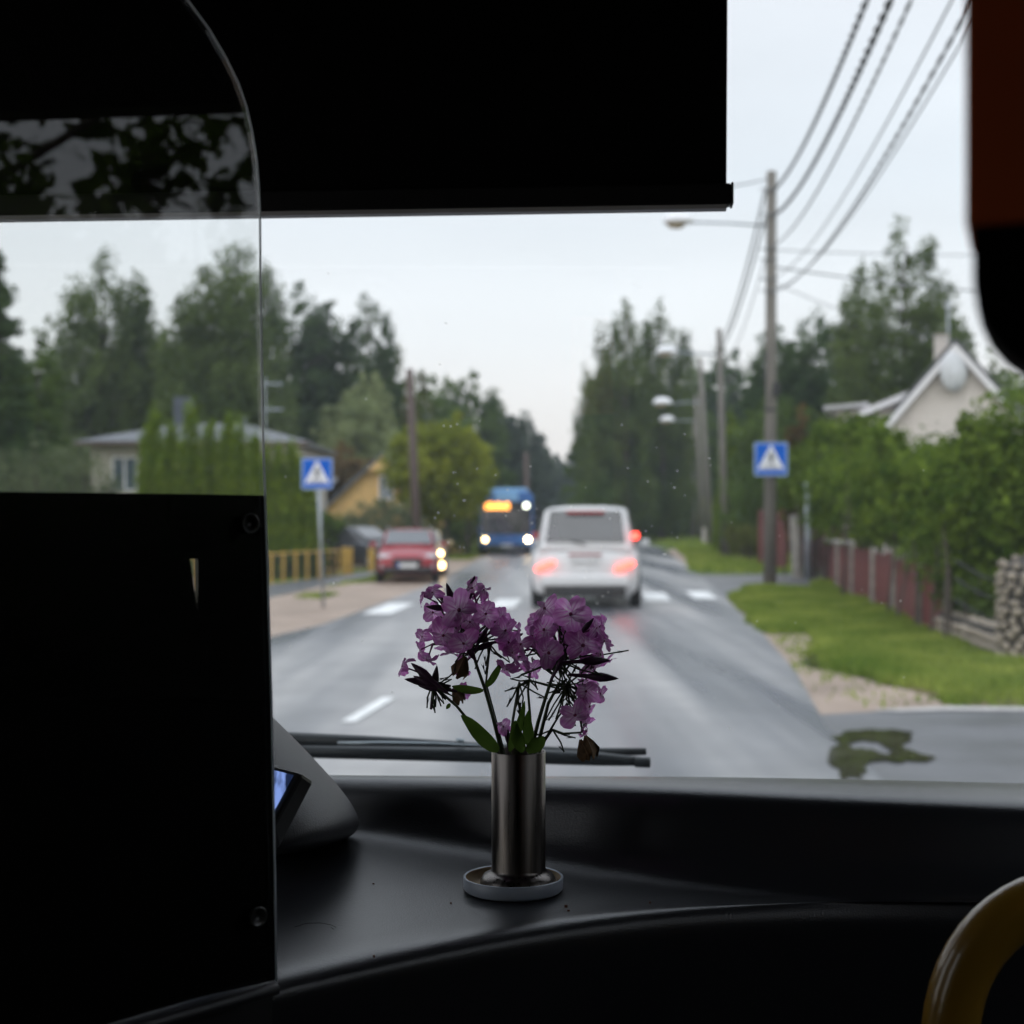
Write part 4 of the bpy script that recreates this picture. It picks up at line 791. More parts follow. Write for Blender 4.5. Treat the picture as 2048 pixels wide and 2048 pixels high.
ma = thing('antenna_mast', 'thin grey mast rising behind the gable ridge', 'mast', P(1897, 690, d + 4)); MB().tube([(0, 0, -2), P(1896, 600, d + 4) - ma.location], .05, 6).build('tube', M['galv'], ma)

# ------------------------------------------------------------------ vehicles (front towards -y)
def ring(y, w_, zb, zt, z_belt, flare=1.0):
    h = [(0, zb), (w_ * .84, zb), (w_ * .96, zb + .10), (w_ * flare, (zb + z_belt) / 2), (w_ * .97, z_belt - .06), (w_ * .90, z_belt), (w_ * .55, zt), (0, zt + .015)]
    return [Vector((x, y, z)) for x, z in h] + [Vector((-x, y, z)) for x, z in h[-2:0:-1]]
def car(name, label, cat, loc, rz, paint, L_, W_, H_, hood, belt, y0, y1, y2, y3, rear_h=None, lights=(), tails=(), suv=False, group=None, rails=False):
    """y0..y3: windscreen foot, roof front, roof rear, rear window foot (from -L/2 front to +L/2 rear)"""
    t = thing(name, label, cat, loc, rz, group); w_ = W_ / 2; f = -L_ / 2; b = L_ / 2; rh = rear_h or belt; c = .24 if suv else .18
    st = [(f, w_ * .80, c + .10, hood - .22, hood - .26), (f + .08, w_ * .90, c, hood - .10, hood - .14), (f + .35, w_ * .97, c - .02, hood - .02, hood - .07), (y0 - .2, w_, c - .02, hood + .05, hood), (y0 + .15, w_, c - .02, belt, belt - .03), (0, w_, c - .02, belt + .02, belt), (y3 - .1, w_, c - .02, rh + .01, belt), (b - .15, w_ * .97, c, rh, belt - .02), (b, w_ * .90, c + .08, rh - .06, belt - .08)]
    mb = MB(); mb.loft([ring(y, ww, zb, zt, zl) for y, ww, zb, zt, zl in st]); mb.build('body', M[paint], t, sub=1)
    wb, wt = w_ * .90, w_ * .72
    def gr(y, zt, ww, wtp):
        h = [(0, belt - .05), (ww, belt - .05), (ww + (wtp - ww) * .5, (belt + zt) / 2), (wtp + .02, zt - .05), (wtp - .06, zt), (wtp * .5, zt + .03), (0, zt + .035)]
        return [Vector((x, y, z)) for x, z in h] + [Vector((-x, y, z)) for x, z in h[-2:0:-1]]
    zt = H_ - .035
    gm_ = MB(); gm_.loft([gr(y0, belt + .03, wb * .96, wb * .86), gr(y1, zt - .03, wb, wt), gr((y1 + y2) / 2, zt, wb, wt + .02), gr(y2, zt - .03, wb, wt), gr(y3, rh + .04, wb * .96, wb * .88)]); gm_.build('cabin', M[paint], t, smooth=False, bevel=.02)
    def gq(nm, pts, off, m='car_glass'):
        pts = [Vector(p) for p in pts]; n_ = (pts[1] - pts[0]).cross(pts[3] - pts[0]).normalized(); o_ = Vector(off)
        if n_.dot(o_) < 0: n_ = -n_
        MB().add([p + n_ * (.055 if nm == 'rear_window' else .026) for p in pts] + [p + n_ * .001 for p in pts], [(0, 1, 2, 3), (4, 7, 6, 5), (0, 4, 5, 1), (1, 5, 6, 2), (2, 6, 7, 3), (3, 7, 4, 0)]).build(nm, M[m], t)
    def lerp(a, b_, s): return a + (b_ - a) * s
    gq('windscreen', [(-wb * .84, lerp(y0, y1, .06), lerp(belt + .05, zt, .06)), (wb * .84, lerp(y0, y1, .06), lerp(belt + .05, zt, .06)), (wt * .90, lerp(y0, y1, .92), lerp(belt + .05, zt, .92)), (-wt * .90, lerp(y0, y1, .92), lerp(belt + .05, zt, .92))], (0, -1, .3))
    gq('rear_window', [(-wb * .80, lerp(y3, y2, .10), lerp(rh + .05, zt, .10)), (wb * .80, lerp(y3, y2, .10), lerp(rh + .05, zt, .10)), (wt * .90, lerp(y3, y2, .88), lerp(rh + .05, zt, .88)), (-wt * .90, lerp(y3, y2, .88), lerp(rh + .05, zt, .88))], (0, 1, .2))
    for s in (-1, 1):
        def sp(y, q): return (s * lerp(wb + .012, wt + .03, q), y, lerp(belt - .03, zt - .05, q))
        segs = [(y0 + .35, (y0 + y3) / 2 - .1, y1 + .15, (y0 + y3) / 2 - .1), ((y0 + y3) / 2, y3 - .35, (y0 + y3) / 2, y2 - .15)]
        for a0, a1, c0, c1 in segs: gq('side_window', [sp(a0, .1), sp(a1, .1), sp(c1, .88), sp(c0, .88)], (s, 0, .2))
        MB().box(-.09, .09, -.05, .05, -.06, .07).build('mirror', M[paint], t, bevel=.03, loc=(s * (w_ + .10), y0 + .4, belt + .06))
        for y in (f + .78, b - .78):
            R_ = .34 if suv else .31
            wh = MB().tube([(s * (w_ - .20), y, R_), (s * (w_ + .005), y, R_)], R_, 20).build('wheel', M['rubber'], t, bevel=.02)
            MB().tube([(s * (w_ - .02), y, R_), (s * (w_ + .015), y, R_)], R_ * .62, 10).build('rim', M['alloy'], wh)
        MB().box(-.17, .17, -.03, .05, -.07, .07).build('headlight', M['head'] if ('head' in lights) else M['headoff'], t, bevel=.03, loc=(s * w_ * .70, f + .10, hood - .17), rot=(0, s * -.12, 0))
        MB().box(-.10, .10, -.02, .08, -.06, .06).build('fog_lamp', M['headoff'], t, bevel=.02, loc=(s * w_ * .72, f + .06, c + .22))
        if rails: MB().tube([(s * (wt - .02), y1 + .1, zt + .05), (s * (wt - .02), y2 - .1, zt + .05)], .03, 6).build('roof_rail', M['alloy'], t)
    MB().box(-w_ * .45, w_ * .45, -.02, .06, -.10, .10).build('grille', M['plastic'], t, bevel=.02, loc=(0, f + .0, hood - .30))
    MB().box(-w_ * .78, w_ * .78, -.03, .2, -.09, .09).build('bumper', M['plastic'], t, bevel=.04, loc=(0, f - .0, c + .12))
    pl = MB().box(-.26, .26, -.012, .012, -.055, .055).build('number_plate', M['plate'], t, loc=(0, f - .045, hood - .38)); MB().box(-.255, -.21, -.016, -.013, -.05, .05).build('blue_strip', M['blue'], pl)
    return t, w_, b, zt
q = G(806, 1168); car('red_car', 'red SUV parked on the gravel facing the camera with roof rails', 'car', (q.x, q.y + 2.15, 0), math.radians(3), 'redpaint', 4.2, 1.66, 1.42, .86, .93, -1.15, -.40, 1.35, 1.95, suv=True, rails=True)
t, w_, b, zt = car('tan_car', 'tan car with lit headlights half hidden behind the red SUV', 'car', (-2.86, 43.3 + 2.2, 0), math.radians(2), 'beigepaint', 4.3, 1.75, 1.38, .84, .9, -1.1, -.4, 1.2, 1.9, lights=('head',))
MB().tube([(w_ * .84, -2.17, .34), (w_ * .84, -2.05, .34)], .10, 14).build('lit_fog_lamp', M['fog'], t)
q = G(690, 1128); car('dark_car', 'black car parked behind the yellow posts seen from its side', 'car', (-5.35, 50.5, 0), math.radians(58), 'darkpaint', 4.4, 1.8, 1.46, .9, .95, -1.1, -.4, 1.2, 1.9)
car('silver_car', 'silver car parked behind the left crossing sign post', 'car', (-6.9, 54.5, 0), math.radians(55), 'silverpaint', 4.4, 1.8, 1.5, .95, 1.0, -1.1, -.4, 1.2, 1.9)
# white van, rear towards the camera
dV = 27.6; vx = (1188 - 1024) / FPX * dV
t, w_, b, zt = car('white_van', 'white people carrier driving ahead with glowing red tail lights', 'van', (vx + .03, dV + 2.35, 0), PI - math.radians(4.8), 'whitepaint', 4.7, 2.04, 1.93, 1.05, 1.12, -1.75, -1.0, 2.02, 2.30, rear_h=1.12, suv=True)
for s in (-1, 1):
    MB().box(-.19, .19, -.02, .06, -.045, .045).build('tail_light', M['tail'], t, bevel=.03, loc=(s * w_ * .72, b - .02, .80), rot=(0, .35 if s > 0 else .35, 0))
    MB().box(-.06, .06, -.02, .05, -.06, .06).build('upper_lamp', M['tail'] if s < 0 else M['tailoff'], t, bevel=.02, loc=(s * w_ * .905, b - .14, 1.36))
pl = MB().box(-.26, .26, -.012, .012, -.055, .055).build('number_plate', M['plate'], t, loc=(0, b + .02, .92)); MB().box(-.3, .3, -.01, .02, .065, .10).build('plate_strip', M['tailoff'], t, loc=(0, b + .01, .93))
MB().box(-.82, .82, -.03, .08, -.12, .10).build('rear_bumper', M['whitepaint'], t, bevel=.05, loc=(0, b, .55)); MB().box(-.75, .75, -.03, .05, -.09, .09).build('rear_skirt', M['plastic'], t, bevel=.03, loc=(0, b, .33))
MB().box(-.35, .35, .0, .03, -.03, .02).build('brake_lamp', M['tailoff'], t, loc=(0, b - .18, 1.80)); MB().tube([(0, b - .03, 1.2), (.3, b - .05, 1.26)], .012, 6).build('wiper', M['plastic'], t)
# blue city bus, front towards the camera
dB_ = 70; bx_ = (1013 - 1024) / FPX * dB_; cb = thing('city_bus', 'oncoming blue city bus with lit amber destination display', 'bus', (bx_, dB_, 0), math.radians(2))
def rbox(w_, y0, y1, z0, z1, r=.12):
    o = []
    for cx_, cz, a0 in ((w_ - r, z1 - r, 0), (-w_ + r, z1 - r, 90), (-w_ + r, z0 + r, 180), (w_ - r, z0 + r, 270)):
        for k in range(5): q = math.radians(a0 + 22.5 * k); o.append((cx_ + r * math.cos(q), cz + r * math.sin(q)))
    return MB().prism(o, y1 - y0, Matrix.Translation((0, y0, 0)))
rbox(1.25, 0, 12, .28, 2.95, .22).build('body', M['bluepaint'], cb, bevel=.05); rbox(1.0, .1, 6, 2.96, 3.14, .08).build('roof_pod', M['lightblue'], cb, bevel=.04)
rbox(.55, -.03, .1, 2.55, 2.98, .08).build('roof_panel', M['lightblue'], cb)
rbox(1.16, -.02, .02, .98, 2.50, .12).build('windscreen', M['car_glass'], cb); dsp = rbox(1.05, -.05, -.022, 2.12, 2.48, .05).build('display_panel', M['plastic'], cb)
for k in range(9):
    x = -1.0 + k * .128; MB().box(x, x + .112, -.07, -.052, 2.14, 2.14 + (.33 if k % 3 else .27)).build('display_segment', M['amber'], dsp)
for s in (-1, 1):
    for y in (2.7, 9.0): wh = MB().tube([(s * 1.0, y, .48), (s * 1.26, y, .48)], .48, 24).build('wheel', M['rubber'], cb); MB().tube([(s * 1.24, y, .48), (s * 1.27, y, .48)], .28, 12).build('rim', M['alloy'], wh)
    MB().tube([(s * 1.0, -.06, .74), (s * 1.0, .02, .74)], .11, 20).build('headlight', M['headb'] if s > 0 else M['head'], cb)
    MB().tube([(s * 1.25, -.02, 2.5), (s * 1.45, -.15, 2.45), (s * 1.47, -.16, 2.3)], .03, 6).build('mirror_arm', M['plastic'], cb); MB().box(-.1, .1, -.04, .04, -.2, .2).build('mirror', M['plastic'], cb, bevel=.03, loc=(s * 1.47, -.16, 2.05))
    for k in range(6): MB().box(-.006, .006, -.75, .75, -.45, .45).build('side_window', M['car_glass'], cb, loc=(s * 1.254, 1.4 + k * 1.8, 1.75))
    MB().tube([(s * .03, -.022, 1.1), (s * .75, -.04, 1.25)], .015, 6).build('wiper', M['plastic'], cb)
MB().tube([(.92, -.08, 2.32), (.92, -.04, 2.32)], .12, 16).build('marker_lamp', M['spot'], cb); rbox(1.15, -.04, .1, .30, .50, .06).build('bumper', M['plastic'], cb); MB().box(-.26, .26, -.06, -.045, .42, .53).build('number_plate', M['plate'], cb)

# ------------------------------------------------------------------ the bus one stands in
def slab(name, x0, x1, y0, y1, z0, z1, m='inside'): return tag(MB().box(x0, x1, y0, y1, z0, z1).build(name, M[m]), kind='structure')
slab('floor', -1.35, 1.30, -7, 1.9, .28, .34); slab('ceiling', -1.35, 1.30, -7, 1.88, 2.62, 2.70)
slab('wall_back', -1.35, 1.30, -7.06, -7.0, .34, 2.62)
slab('wall_right', 1.24, 1.30, .95, 1.75, .34, 2.62); slab('wall_right_pillar', 1.24, 1.30, -.75, -.55, .34, 2.62); slab('wall_right_top', 1.24, 1.30, -.55, .95, 2.30, 2.62); slab('wall_right_bottom', 1.24, 1.30, -.55, .95, .34, 1.70)
slab('wall_right_rear', 1.24, 1.30, -7, -.75, .34, 2.62)
slab('wall_left_rear', -1.35, -1.29, -7, .15, .34, 2.62); slab('wall_left_top', -1.35, -1.29, .15, 1.5, 2.15, 2.62); slab('wall_left_bottom', -1.35, -1.29, .15, 1.5, .34, 1.25); slab('wall_left_pillar', -1.35, -1.29, 1.5, 1.75, .34, 2.62)
slab('wall_front', -1.35, 1.30, 1.84, 1.9, .34, 1.30)
wsn = thing('windscreen', 'large slightly dusty windscreen the street is seen through', 'windscreen', (0, 1.8, 1.3))
MB().box(-1.3, 1.25, -.003, .003, 0, 1.34, Matrix.Rotation(math.radians(3), 4, 'X')).build('pane', M['glass'], wsn)
for x in (-1.3, 1.25): MB().box(x - .05, x + .05, -.04, .04, 0, 1.32).build('frame', M['plastic'], wsn)
# dust and dried droplets on the windscreen
r_ = random.Random(3); V = []
for k in range(130):
    u = r_.gauss(1040, 160) if k < 70 else r_.uniform(540, 1900); v = r_.gauss(1040, 90) if k < 70 else r_.uniform(450, 1500)
    c = P(u, v, 1.768); s = r_.uniform(.0004, .0011); a = r_.uniform(0, PI); l = s * (1 if r_.random() < .8 else 2.2); q = [Vector((math.cos(a + k2 * PI / 3) * (l if k2 % 3 == 0 else s), -.001, math.sin(a + k2 * PI / 3) * s)) for k2 in range(6)]
    b0 = len(V); V.append([c + p for p in q])
mb = MB()
for q in V: mb.add(q, [tuple(range(6))])
tag(mb.build('windscreen_dust', M['speck']), 'tiny pale specks of dried dirt on the windscreen', 'dust', kind='stuff')
# roller blind
bl = thing('roller_blind', 'black roller sun blind pulled down over the upper windscreen', 'blind')
rb = P(1453, 372, 1.50); xl, yl = -1.15, 1.50 + .055 * (rb.x + 1.15) / .73
zb2 = rb.z
MB().add([(rb.x, rb.y, zb2), (xl, yl, zb2), (xl, yl, 2.6), (rb.x + .003, rb.y, 2.6), (rb.x, rb.y + .003, zb2), (xl, yl + .003, zb2), (xl, yl + .003, 2.6), (rb.x + .003, rb.y + .003, 2.6)], [(0, 1, 2, 3), (4, 7, 6, 5), (0, 4, 5, 1), (1, 5, 6, 2), (2, 6, 7, 3), (3, 7, 4, 0)]).build('fabric', M['blindf'], bl)
ang = math.atan2(yl - rb.y, xl - rb.x) + PI; ln = math.hypot(xl - rb.x, yl - rb.y); Mx = Matrix.Translation((rb.x, rb.y, 0)) @ Matrix.Rotation(ang, 4, 'Z')
za, zc = P(0, 369, 1.5).z, P(0, 411, 1.5).z
MB().box(-ln, .004, -.008, .012, zc, za, Mx).build('bottom_bar', M['blindb'], bl, bevel=.002); MB().box(.004, .0065, -.010, .014, zc - .0005, za + .0005, Mx).build('end_cap', M['blindb'], bl, bevel=.001)
MB().box(-ln, .0, -.006, .010, P(0, 419, 1.5).z, zc, Mx).build('lip', M['blindg'], bl)
# dashboard: rows of control points (front low edge .. crest .. tray .. wall .. rim .. windscreen side)
TZ = 1.364
def T_(u, v): d_ = (EYE - TZ) * FPX / (v - HOR); return P(u, v, d_)
cols = [  # u, crest row, tray back row, wall top row, far rim row
    (-260, 2190, 1640, 1556, 1540), (180, 2060, 1650, 1558, 1542), (560, 1962, 1668, 1562, 1545), (800, 1910, 1705, 1566, 1547), (1060, 1860, 1742, 1572, 1549), (1330, 1826, 1772, 1581, 1553), (1560, 1811, 1787, 1592, 1558), (1760, 1802, 1797, 1600, 1563), (2000, 1804, 1802, 1611, 1569), (2300, 1810, 1808, 1624, 1577), (2700, 1826, 1816, 1636, 1586)]
grid = []
for u, vc, vb, vw, vr in cols:
    c = T_(u, vc); bb = T_(u, vb); soft = max(0, min(1, (u - 1350) / 500)); row = []
    row.append(Vector((c.x, c.y + .05 - .02 * soft, 1.02))); row.append(Vector((c.x, c.y + .03 - .01 * soft, 1.22))); row.append(Vector((c.x, c.y + .010, TZ - .045)))
    row.append(Vector((c.x, c.y - .001, TZ - .012 - .004 * soft))); row.append(Vector((c.x, c.y + .009, TZ + .003 * (1 - soft) - .003 * soft)))
    row.append(T_(u, vc - (vc - vb) * .30) + Vector((0, 0, -.0015))); row.append(T_(u, vb + (vc - vb) * .22)); row.append(bb + Vector((0, -.002, .004)))
    wt_ = P(u, vw, bb.y + .030)
    row.append(bb.lerp(wt_, .30) + Vector((0, .006, 0))); row.append(bb.lerp(wt_, .70) + Vector((0, .002, 0)))
    row.append(wt_ + Vector((0, -.001, -.007))); row.append(wt_ + Vector((0, .010, .001)))
    zr_ = wt_.z + .001; dr_ = (EYE - zr_) * FPX / (vr - HOR); rbk = P(u, vr, dr_); row.append(wt_.lerp(rbk, .55) + Vector((0, 0, .0006))); row.append(rbk); row.append(Vector((rbk.x * 1.2, 1.60, rbk.z - .055))); row.append(Vector((rbk.x * 1.1, 1.80, 1.2)))
    grid.append(row)
mb = MB(); n = len(grid[0])
mb.add([p for r in grid for p in r], [(i * n + j, (i + 1) * n + j, (i + 1) * n + j + 1, i * n + j + 1) for i in range(len(grid) - 1) for j in range(n - 1)])
da = thing('dashboard', 'dark moulded dashboard shelf with a raised rim under the windscreen', 'dashboard'); mb.build('shelf', M['dash'], da, sub=3)
# steering instrument hood
ho = MB(); prof = [(440, 1370), (500, 1405), (548, 1452), (600, 1505), (660, 1570), (698, 1622), (707, 1652), (692, 1676), (640, 1694), (560, 1712), (440, 1722)]
rings = []
for sc2, dd in ((.97, 1.33), (1.0, 1.31), (.985, 1.27), (.90, 1.215), (.74, 1.165), (.5, 1.13), (.3, 1.12)):
    rings.append([P(470 + (u - 470) * sc2 * 1.07, 1706 + (v - 1706) * sc2 * 1.05, dd) for u, v in prof])
hd = thing('instrument_hood', 'padded grey instrument hood behind the partition edge', 'hood'); ho.loft(rings).build('shell', M['hood'], hd, sub=2)
# small monitor
mo = thing('driver_monitor', 'small black monitor with a blue lit screen beside the hood', 'monitor')
A_, B_, C_, D_ = P(440, 1505, 1.04), P(606, 1546, 1.02), P(546, 1656, 1.0), P(400, 1640, 1.02)
fr = [A_, B_, C_, D_]; back = [P(460, 1490, 1.06), P(629, 1563, 1.045), P(556, 1704, 1.02), P(420, 1700, 1.04)]; nrm = (B_ - A_).cross(D_ - A_).normalized(); nrm = nrm if nrm.y < 0 else -nrm
mb = MB(); mb.add(fr + back, [(0, 1, 2, 3), (7, 6, 5, 4), (0, 4, 5, 1), (1, 5, 6, 2), (2, 6, 7, 3), (3, 7, 4, 0)]); mb.build('casing', M['plastic'], mo, bevel=.003)
cc = (A_ + B_ + C_ + D_) / 4; q = [cc + (p - cc) * .93 + nrm * .001 for p in fr]; MB().quad(*q).build('bezel', M['black'], mo)
scm = bpy.data.materials.new('monitor_picture'); scm.use_nodes = True; n_ = scm.node_tree.nodes; l_ = scm.node_tree.links; b_ = n_['Principled BSDF']; b_.inputs['Base Color'].default_value = (.02, .02, .03, 1)
nz = n_.new('ShaderNodeTexNoise'); nz.inputs['Scale'].default_value = 120; nz.inputs['Detail'].default_value = 3; tcn = n_.new('ShaderNodeTexCoord'); mpn = n_.new('ShaderNodeMapping'); mpn.inputs['Scale'].default_value = (1, .4, .3); mpn.inputs['Rotation'].default_value = (0, .5, 0); l_.new(tcn.outputs['Object'], mpn.inputs[0]); l_.new(mpn.outputs[0], nz.inputs['Vector'])
rp = n_.new('ShaderNodeValToRGB'); e = rp.color_ramp.elements; e[0].position = .45; e[0].color = (.01, .02, .06, 1); e[1].position = .6; e[1].color = (.25, .38, .85, 1); l_.new(nz.outputs[0], rp.inputs[0]); l_.new(rp.outputs[0], b_.inputs['Emission Color']); b_.inputs['Emission Strength'].default_value = .8
q = [cc + (p - cc) * .85 + nrm * .002 for p in fr]; MB().quad(*q).build('screen', scm, mo)
# wiper outside the glass
wi = thing('windscreen_wiper', 'long black windscreen wiper resting low across the glass', 'wiper')
W = lambda u, v, d_=1.86: P(u, v, d_)
MB().tube([W(560, 1478), W(760, 1486), W(980, 1497), W(1150, 1505), W(1292, 1503)], [.009, .0085, .0065, .006, .0045], 8).build('arm', M['wiper'], wi, smooth=True)
MB().tube([W(540, 1502, 1.84), W(800, 1507, 1.84), W(1050, 1512, 1.84), W(1200, 1518, 1.84), W(1300, 1524, 1.84)], [.0075, .0085, .0095, .0085, .0050], 8).build('blade', M['wiper'], wi, smooth=True)
MB().tube([W(675, 1487, 1.825), W(760, 1487, 1.825), W(860, 1488, 1.825), W(985, 1492, 1.825)], [.0025, .003, .0025, .001], 8).build('linkage', M['wiperm'], wi, smooth=True)
MB().tube([W(912, 1482, 1.84), W(928, 1484, 1.84)], .004, 8).build('joint', M['wiperm'], wi, smooth=True); MB().tube([W(1270, 1524, 1.835), W(1300, 1525, 1.835)], .0065, 10).build('end_cap', M['wiper'], wi, smooth=True)
# partition: glass above, black board below
PN = Vector((.66, -.75, 0)).normalized(); PE = Vector((-.146, .90, 0))
def PL(u, v, off=0):
    ray = Vector(((u - 1024) / FPX, 1, -(v - HOR) / FPX)); t_ = (PE - Vector((0, 0, 0))).dot(PN) + off; t_ /= ray.dot(PN); return ray * t_ + Vector((0, 0, EYE))
def plate(name, px, th, m, parent, off=0, holes=None):
    a = [PL(u, v, off) for u, v in px]; b = [p - PN * th for p in a]; n = len(a)
    return MB().add(a + b, [tuple(range(n)), tuple(range(2 * n - 1, n - 1, -1))] + [(i, i + n, (i + 1) % n + n, (i + 1) % n) for i in range(n)]).build(name, m, parent)
pt = thing('driver_partition', 'driver cabin partition with curved clear glass above a black board', 'partition')
rim = [(553, 1962), (549, 1700), (543, 1400), (534, 1100), (527, 900), (523, 700), (521, 560), (520, 435), (517, 370), (513, 319), (504, 262), (493, 214), (476, 165), (452, 116), (418, 58), (375, 0), (300, -80), (180, -170), (0, -260), (-300, -340), (-700, -360), (-700, 2300)]
glass_px = rim[2:] ; glass_px = [(543, 1400)] + rim[3:-1] + [(-700, 1400)]
plate('glass_pane', glass_px, .005, M['pglass'], pt)
MB().tube([PL(u, v, -.0025) for u, v in rim[:-2]], .0007, 8).build('pane_edge', M['edge'], pt, smooth=True)
# board with a narrow slit
hole = [(380, 1118), (396, 1118), (397, 1236)]
for nm, px in (('board', [(-700, 975), (380, 988), (380, 1118), (-700, 1118)]), ('board', [(380, 988), (533, 991), (535, 1118), (396, 1118), (380, 1118)]), ('board', [(396, 1118), (535, 1118), (543, 1400), (549, 1700), (552, 1960), (397, 1995), (397, 1236)]), ('board', [(-700, 1118), (380, 1118), (397, 1236), (397, 1995), (-700, 2320)])):
    plate(nm, px, .004, M['board'], pt, -.0062)
for u, v in ((498, 1047), (514, 1833)):
    c = PL(u, v, 0); Mx = Matrix.Translation(c) @ PN.to_track_quat('Z', 'Y').to_matrix().to_4x4(); bo = MB(); bo.lathe([(0, 0), (.0058, 0), (.0062, .0016), (.0056, .0022), (.0048, .0014), (.0025, .0012), (.0022, .0004), (0, .0004)], 24); bo.v = [tuple(Mx @ Vector(p)) for p in bo.v]; bo.build('bolt', M['bolt'], pt, smooth=True)
a, c = PL(553, 1964), PL(-700, 2330); MB().tube([a + Vector((0, 0, -.004)), c + Vector((0, 0, -.004))], .004, 8).build('bottom_trim', M['plastic'], pt, smooth=True)
lo = MB(); a = PL(545, 1975, -.02); c = PL(-700, 2340, -.02); lo.add([a, c, c - Vector((0, 0, 1)), a - Vector((0, 0, 1))], [(0, 1, 2, 3)]); lo.add([a - PN * .03, c - PN * .03, c - Vector((0, 0, 1)) - PN * .03, a - Vector((0, 0, 1)) - PN * .03], [(3, 2, 1, 0)]); lo.add([a, a - PN * .03, a - PN * .03 - Vector((0, 0, 1)), a - Vector((0, 0, 1))], [(0, 1, 2, 3)]); lo.build('lower_panel', M['inside'], pt)
# yellow handrail at lower right
hr = thing('yellow_handrail', 'curved yellow grab rail at the lower right corner', 'handrail'); H_ = lambda u, v: P(u, v, .86)
ctl = [H_(1885, 2900), H_(1888, 2300), H_(1895, 2120), H_(1903, 2020), H_(1925, 1945), H_(1962, 1884), H_(2010, 1838), H_(2062, 1808), H_(2130, 1786), H_(2300, 1765), H_(2800, 1762)]
MB().tube(ctl, .0165, 20).build('tube', M['handle'], hr, sub=1)
MB().tube([H_(1885, 2890) + Vector((0, 0, -.01)), Vector((H_(1885, 2900).x, .86, .34))], .0165, 16).build('upright', M['handle'], hr, smooth=True)
# ticket machine hanging at upper right
tm = thing('ticket_validator', 'orange ticket validator with rounded black foot at the upper right', 'ticket machine'); dk = .40
xL, xb_ = (1931 - 1024) / FPX * dk, (1945 - 1024) / FPX * dk; zo = P(0, 466, dk + .01).z; zbt = P(0, 765, dk + .01).z
def rc(x0, x1, z0, z1, rl, y0, y1, top=False):
    o = []
    for cx_, cz, a0, r_ in ((x1 - .01, z1 - .004, 0, .004), (x0 + .001, z1 - .001, 90, .001), (x0 + rl, z0 + rl, 180, rl), (x1 - rl, z0 + rl, 270, rl)):
        for k in range(7): q = math.radians(a0 + 15 * k); o.append((cx_ + r_ * math.cos(q), cz + r_ * math.sin(q)))
    return MB().prism(o, y1 - y0, Matrix.Translation((0, y0, 0)))
rc(xL, xL + .095, zo, 1.93, .001, dk, dk + .045).build('casing', M['orange'], tm, bevel=.001)
rc(xb_, xL + .093, zbt, zo - .0003, .026, dk + .001, dk + .043).build('foot', M['foot'], tm, bevel=.001)
MB().box(xL + .022, xL + .073, dk - .003, dk - .0005, zo + .038, 1.90).build('reader_panel', M['black'], tm, bevel=.001)
a_ = math.radians(-19); tm.rotation_euler = (0, 0, a_); tm.location = Vector((xL, dk, 0)) - Matrix.Rotation(a_, 3, 'Z') @ Vector((xL, dk, 0))
vp = thing('yellow_pole', 'vertical yellow pole carrying the ticket validator', 'pole', (xL + .105, dk + .052, 0)); MB().tube([(0, 0, .34), (0, 0, 2.62)], .017, 16).build('tube', M['handle'], vp, smooth=True)
MB().tube([(0, 0, 1.80), (0, 0, 1.86)], .021, 16).build('clamp', M['plastic'], vp)

# ------------------------------------------------------------------ vase, dish and phlox
VD = 1.16; px = VD / FPX; VX = (1037 - 1024) * px
dh = thing('white_dish', 'pale round dish standing under the metal vase', 'dish', (VX - .004, VD, TZ)); MB().lathe([(0, .0), (.0365, 0), (.0385, .002), (.0387, .0105), (.0378, .0112), (.0368, .0105)], 64).build('outer', M['dish'], dh, smooth=True)
MB().lathe([(.0368, .0105), (.0362, .003), (0, .003)], 64).build('inside', M['dishin'], dh, smooth=True)
brushed = mat('brushed_steel', (.15, .135, .125), .34, 1, var=.30, vscale=30, stretch=(9, 9, .25), rvar=.07)
va = thing('metal_vase', 'slim brushed steel cylinder vase with flared foot', 'vase', (VX, VD, TZ + .0034)); zt_ = 1.4717 - TZ - .0034
MB().lathe([(0, 0), (.0285, 0), (.0298, .002), (.0295, .0045), (.0270, .0085), (.0235, .0105), (.0215, .0115), (.0209, .014), (.0209, zt_ - .0005), (.0206, zt_), (.0202, zt_ - .0005), (.0200, zt_ - .02), (.0200, .02), (0, .018)], 96).build('body', brushed, va, smooth=True)
MB().lathe([(0, zt_ - .012), (.0199, zt_ - .012)], 32).build('water', M['soil'], va)
# petal meshes
def petal(seed):
    r = random.Random(seed); nx, ny = 9, 7; V = []; L_ = .0150; bend = r.uniform(-.6, .8); tw = r.uniform(-.5, .5); cup = r.uniform(-.5, .6)
    for i in range(nx):
        t_ = i / (nx - 1); wd = .0008 + .0057 * (math.sin(min(1, t_ * 1.08) ** .85 * PI * .78) ** .9) * (1 if t_ < .9 else 1 - (t_ - .9) * 3.0)
        for j in range(ny):
            s = -1 + 2 * j / (ny - 1); x = L_ * t_ * (1 - .08 * s * s * t_); notch = -.0010 * math.exp(-(s * 3.0) ** 2) * (t_ ** 6)
            V.append((x + notch, wd * s, .0012 * math.sin(t_ * 3) - bend * L_ * t_ * t_ + cup * wd * s * s + tw * wd * s * t_ + .0004 * math.sin(s * 9 + seed) * t_ + .0011 * math.sin(t_ * 7 + s * 3 + seed) * t_))
    mb = MB(); mb.add(V, [(i * ny + j, (i + 1) * ny + j, (i + 1) * ny + j + 1, i * ny + j + 1) for i in range(nx - 1) for j in range(ny - 1)]); me = mb.mesh('petal', True); me.materials.append(M['petal']); return me
PET = [petal(k) for k in range(8)]
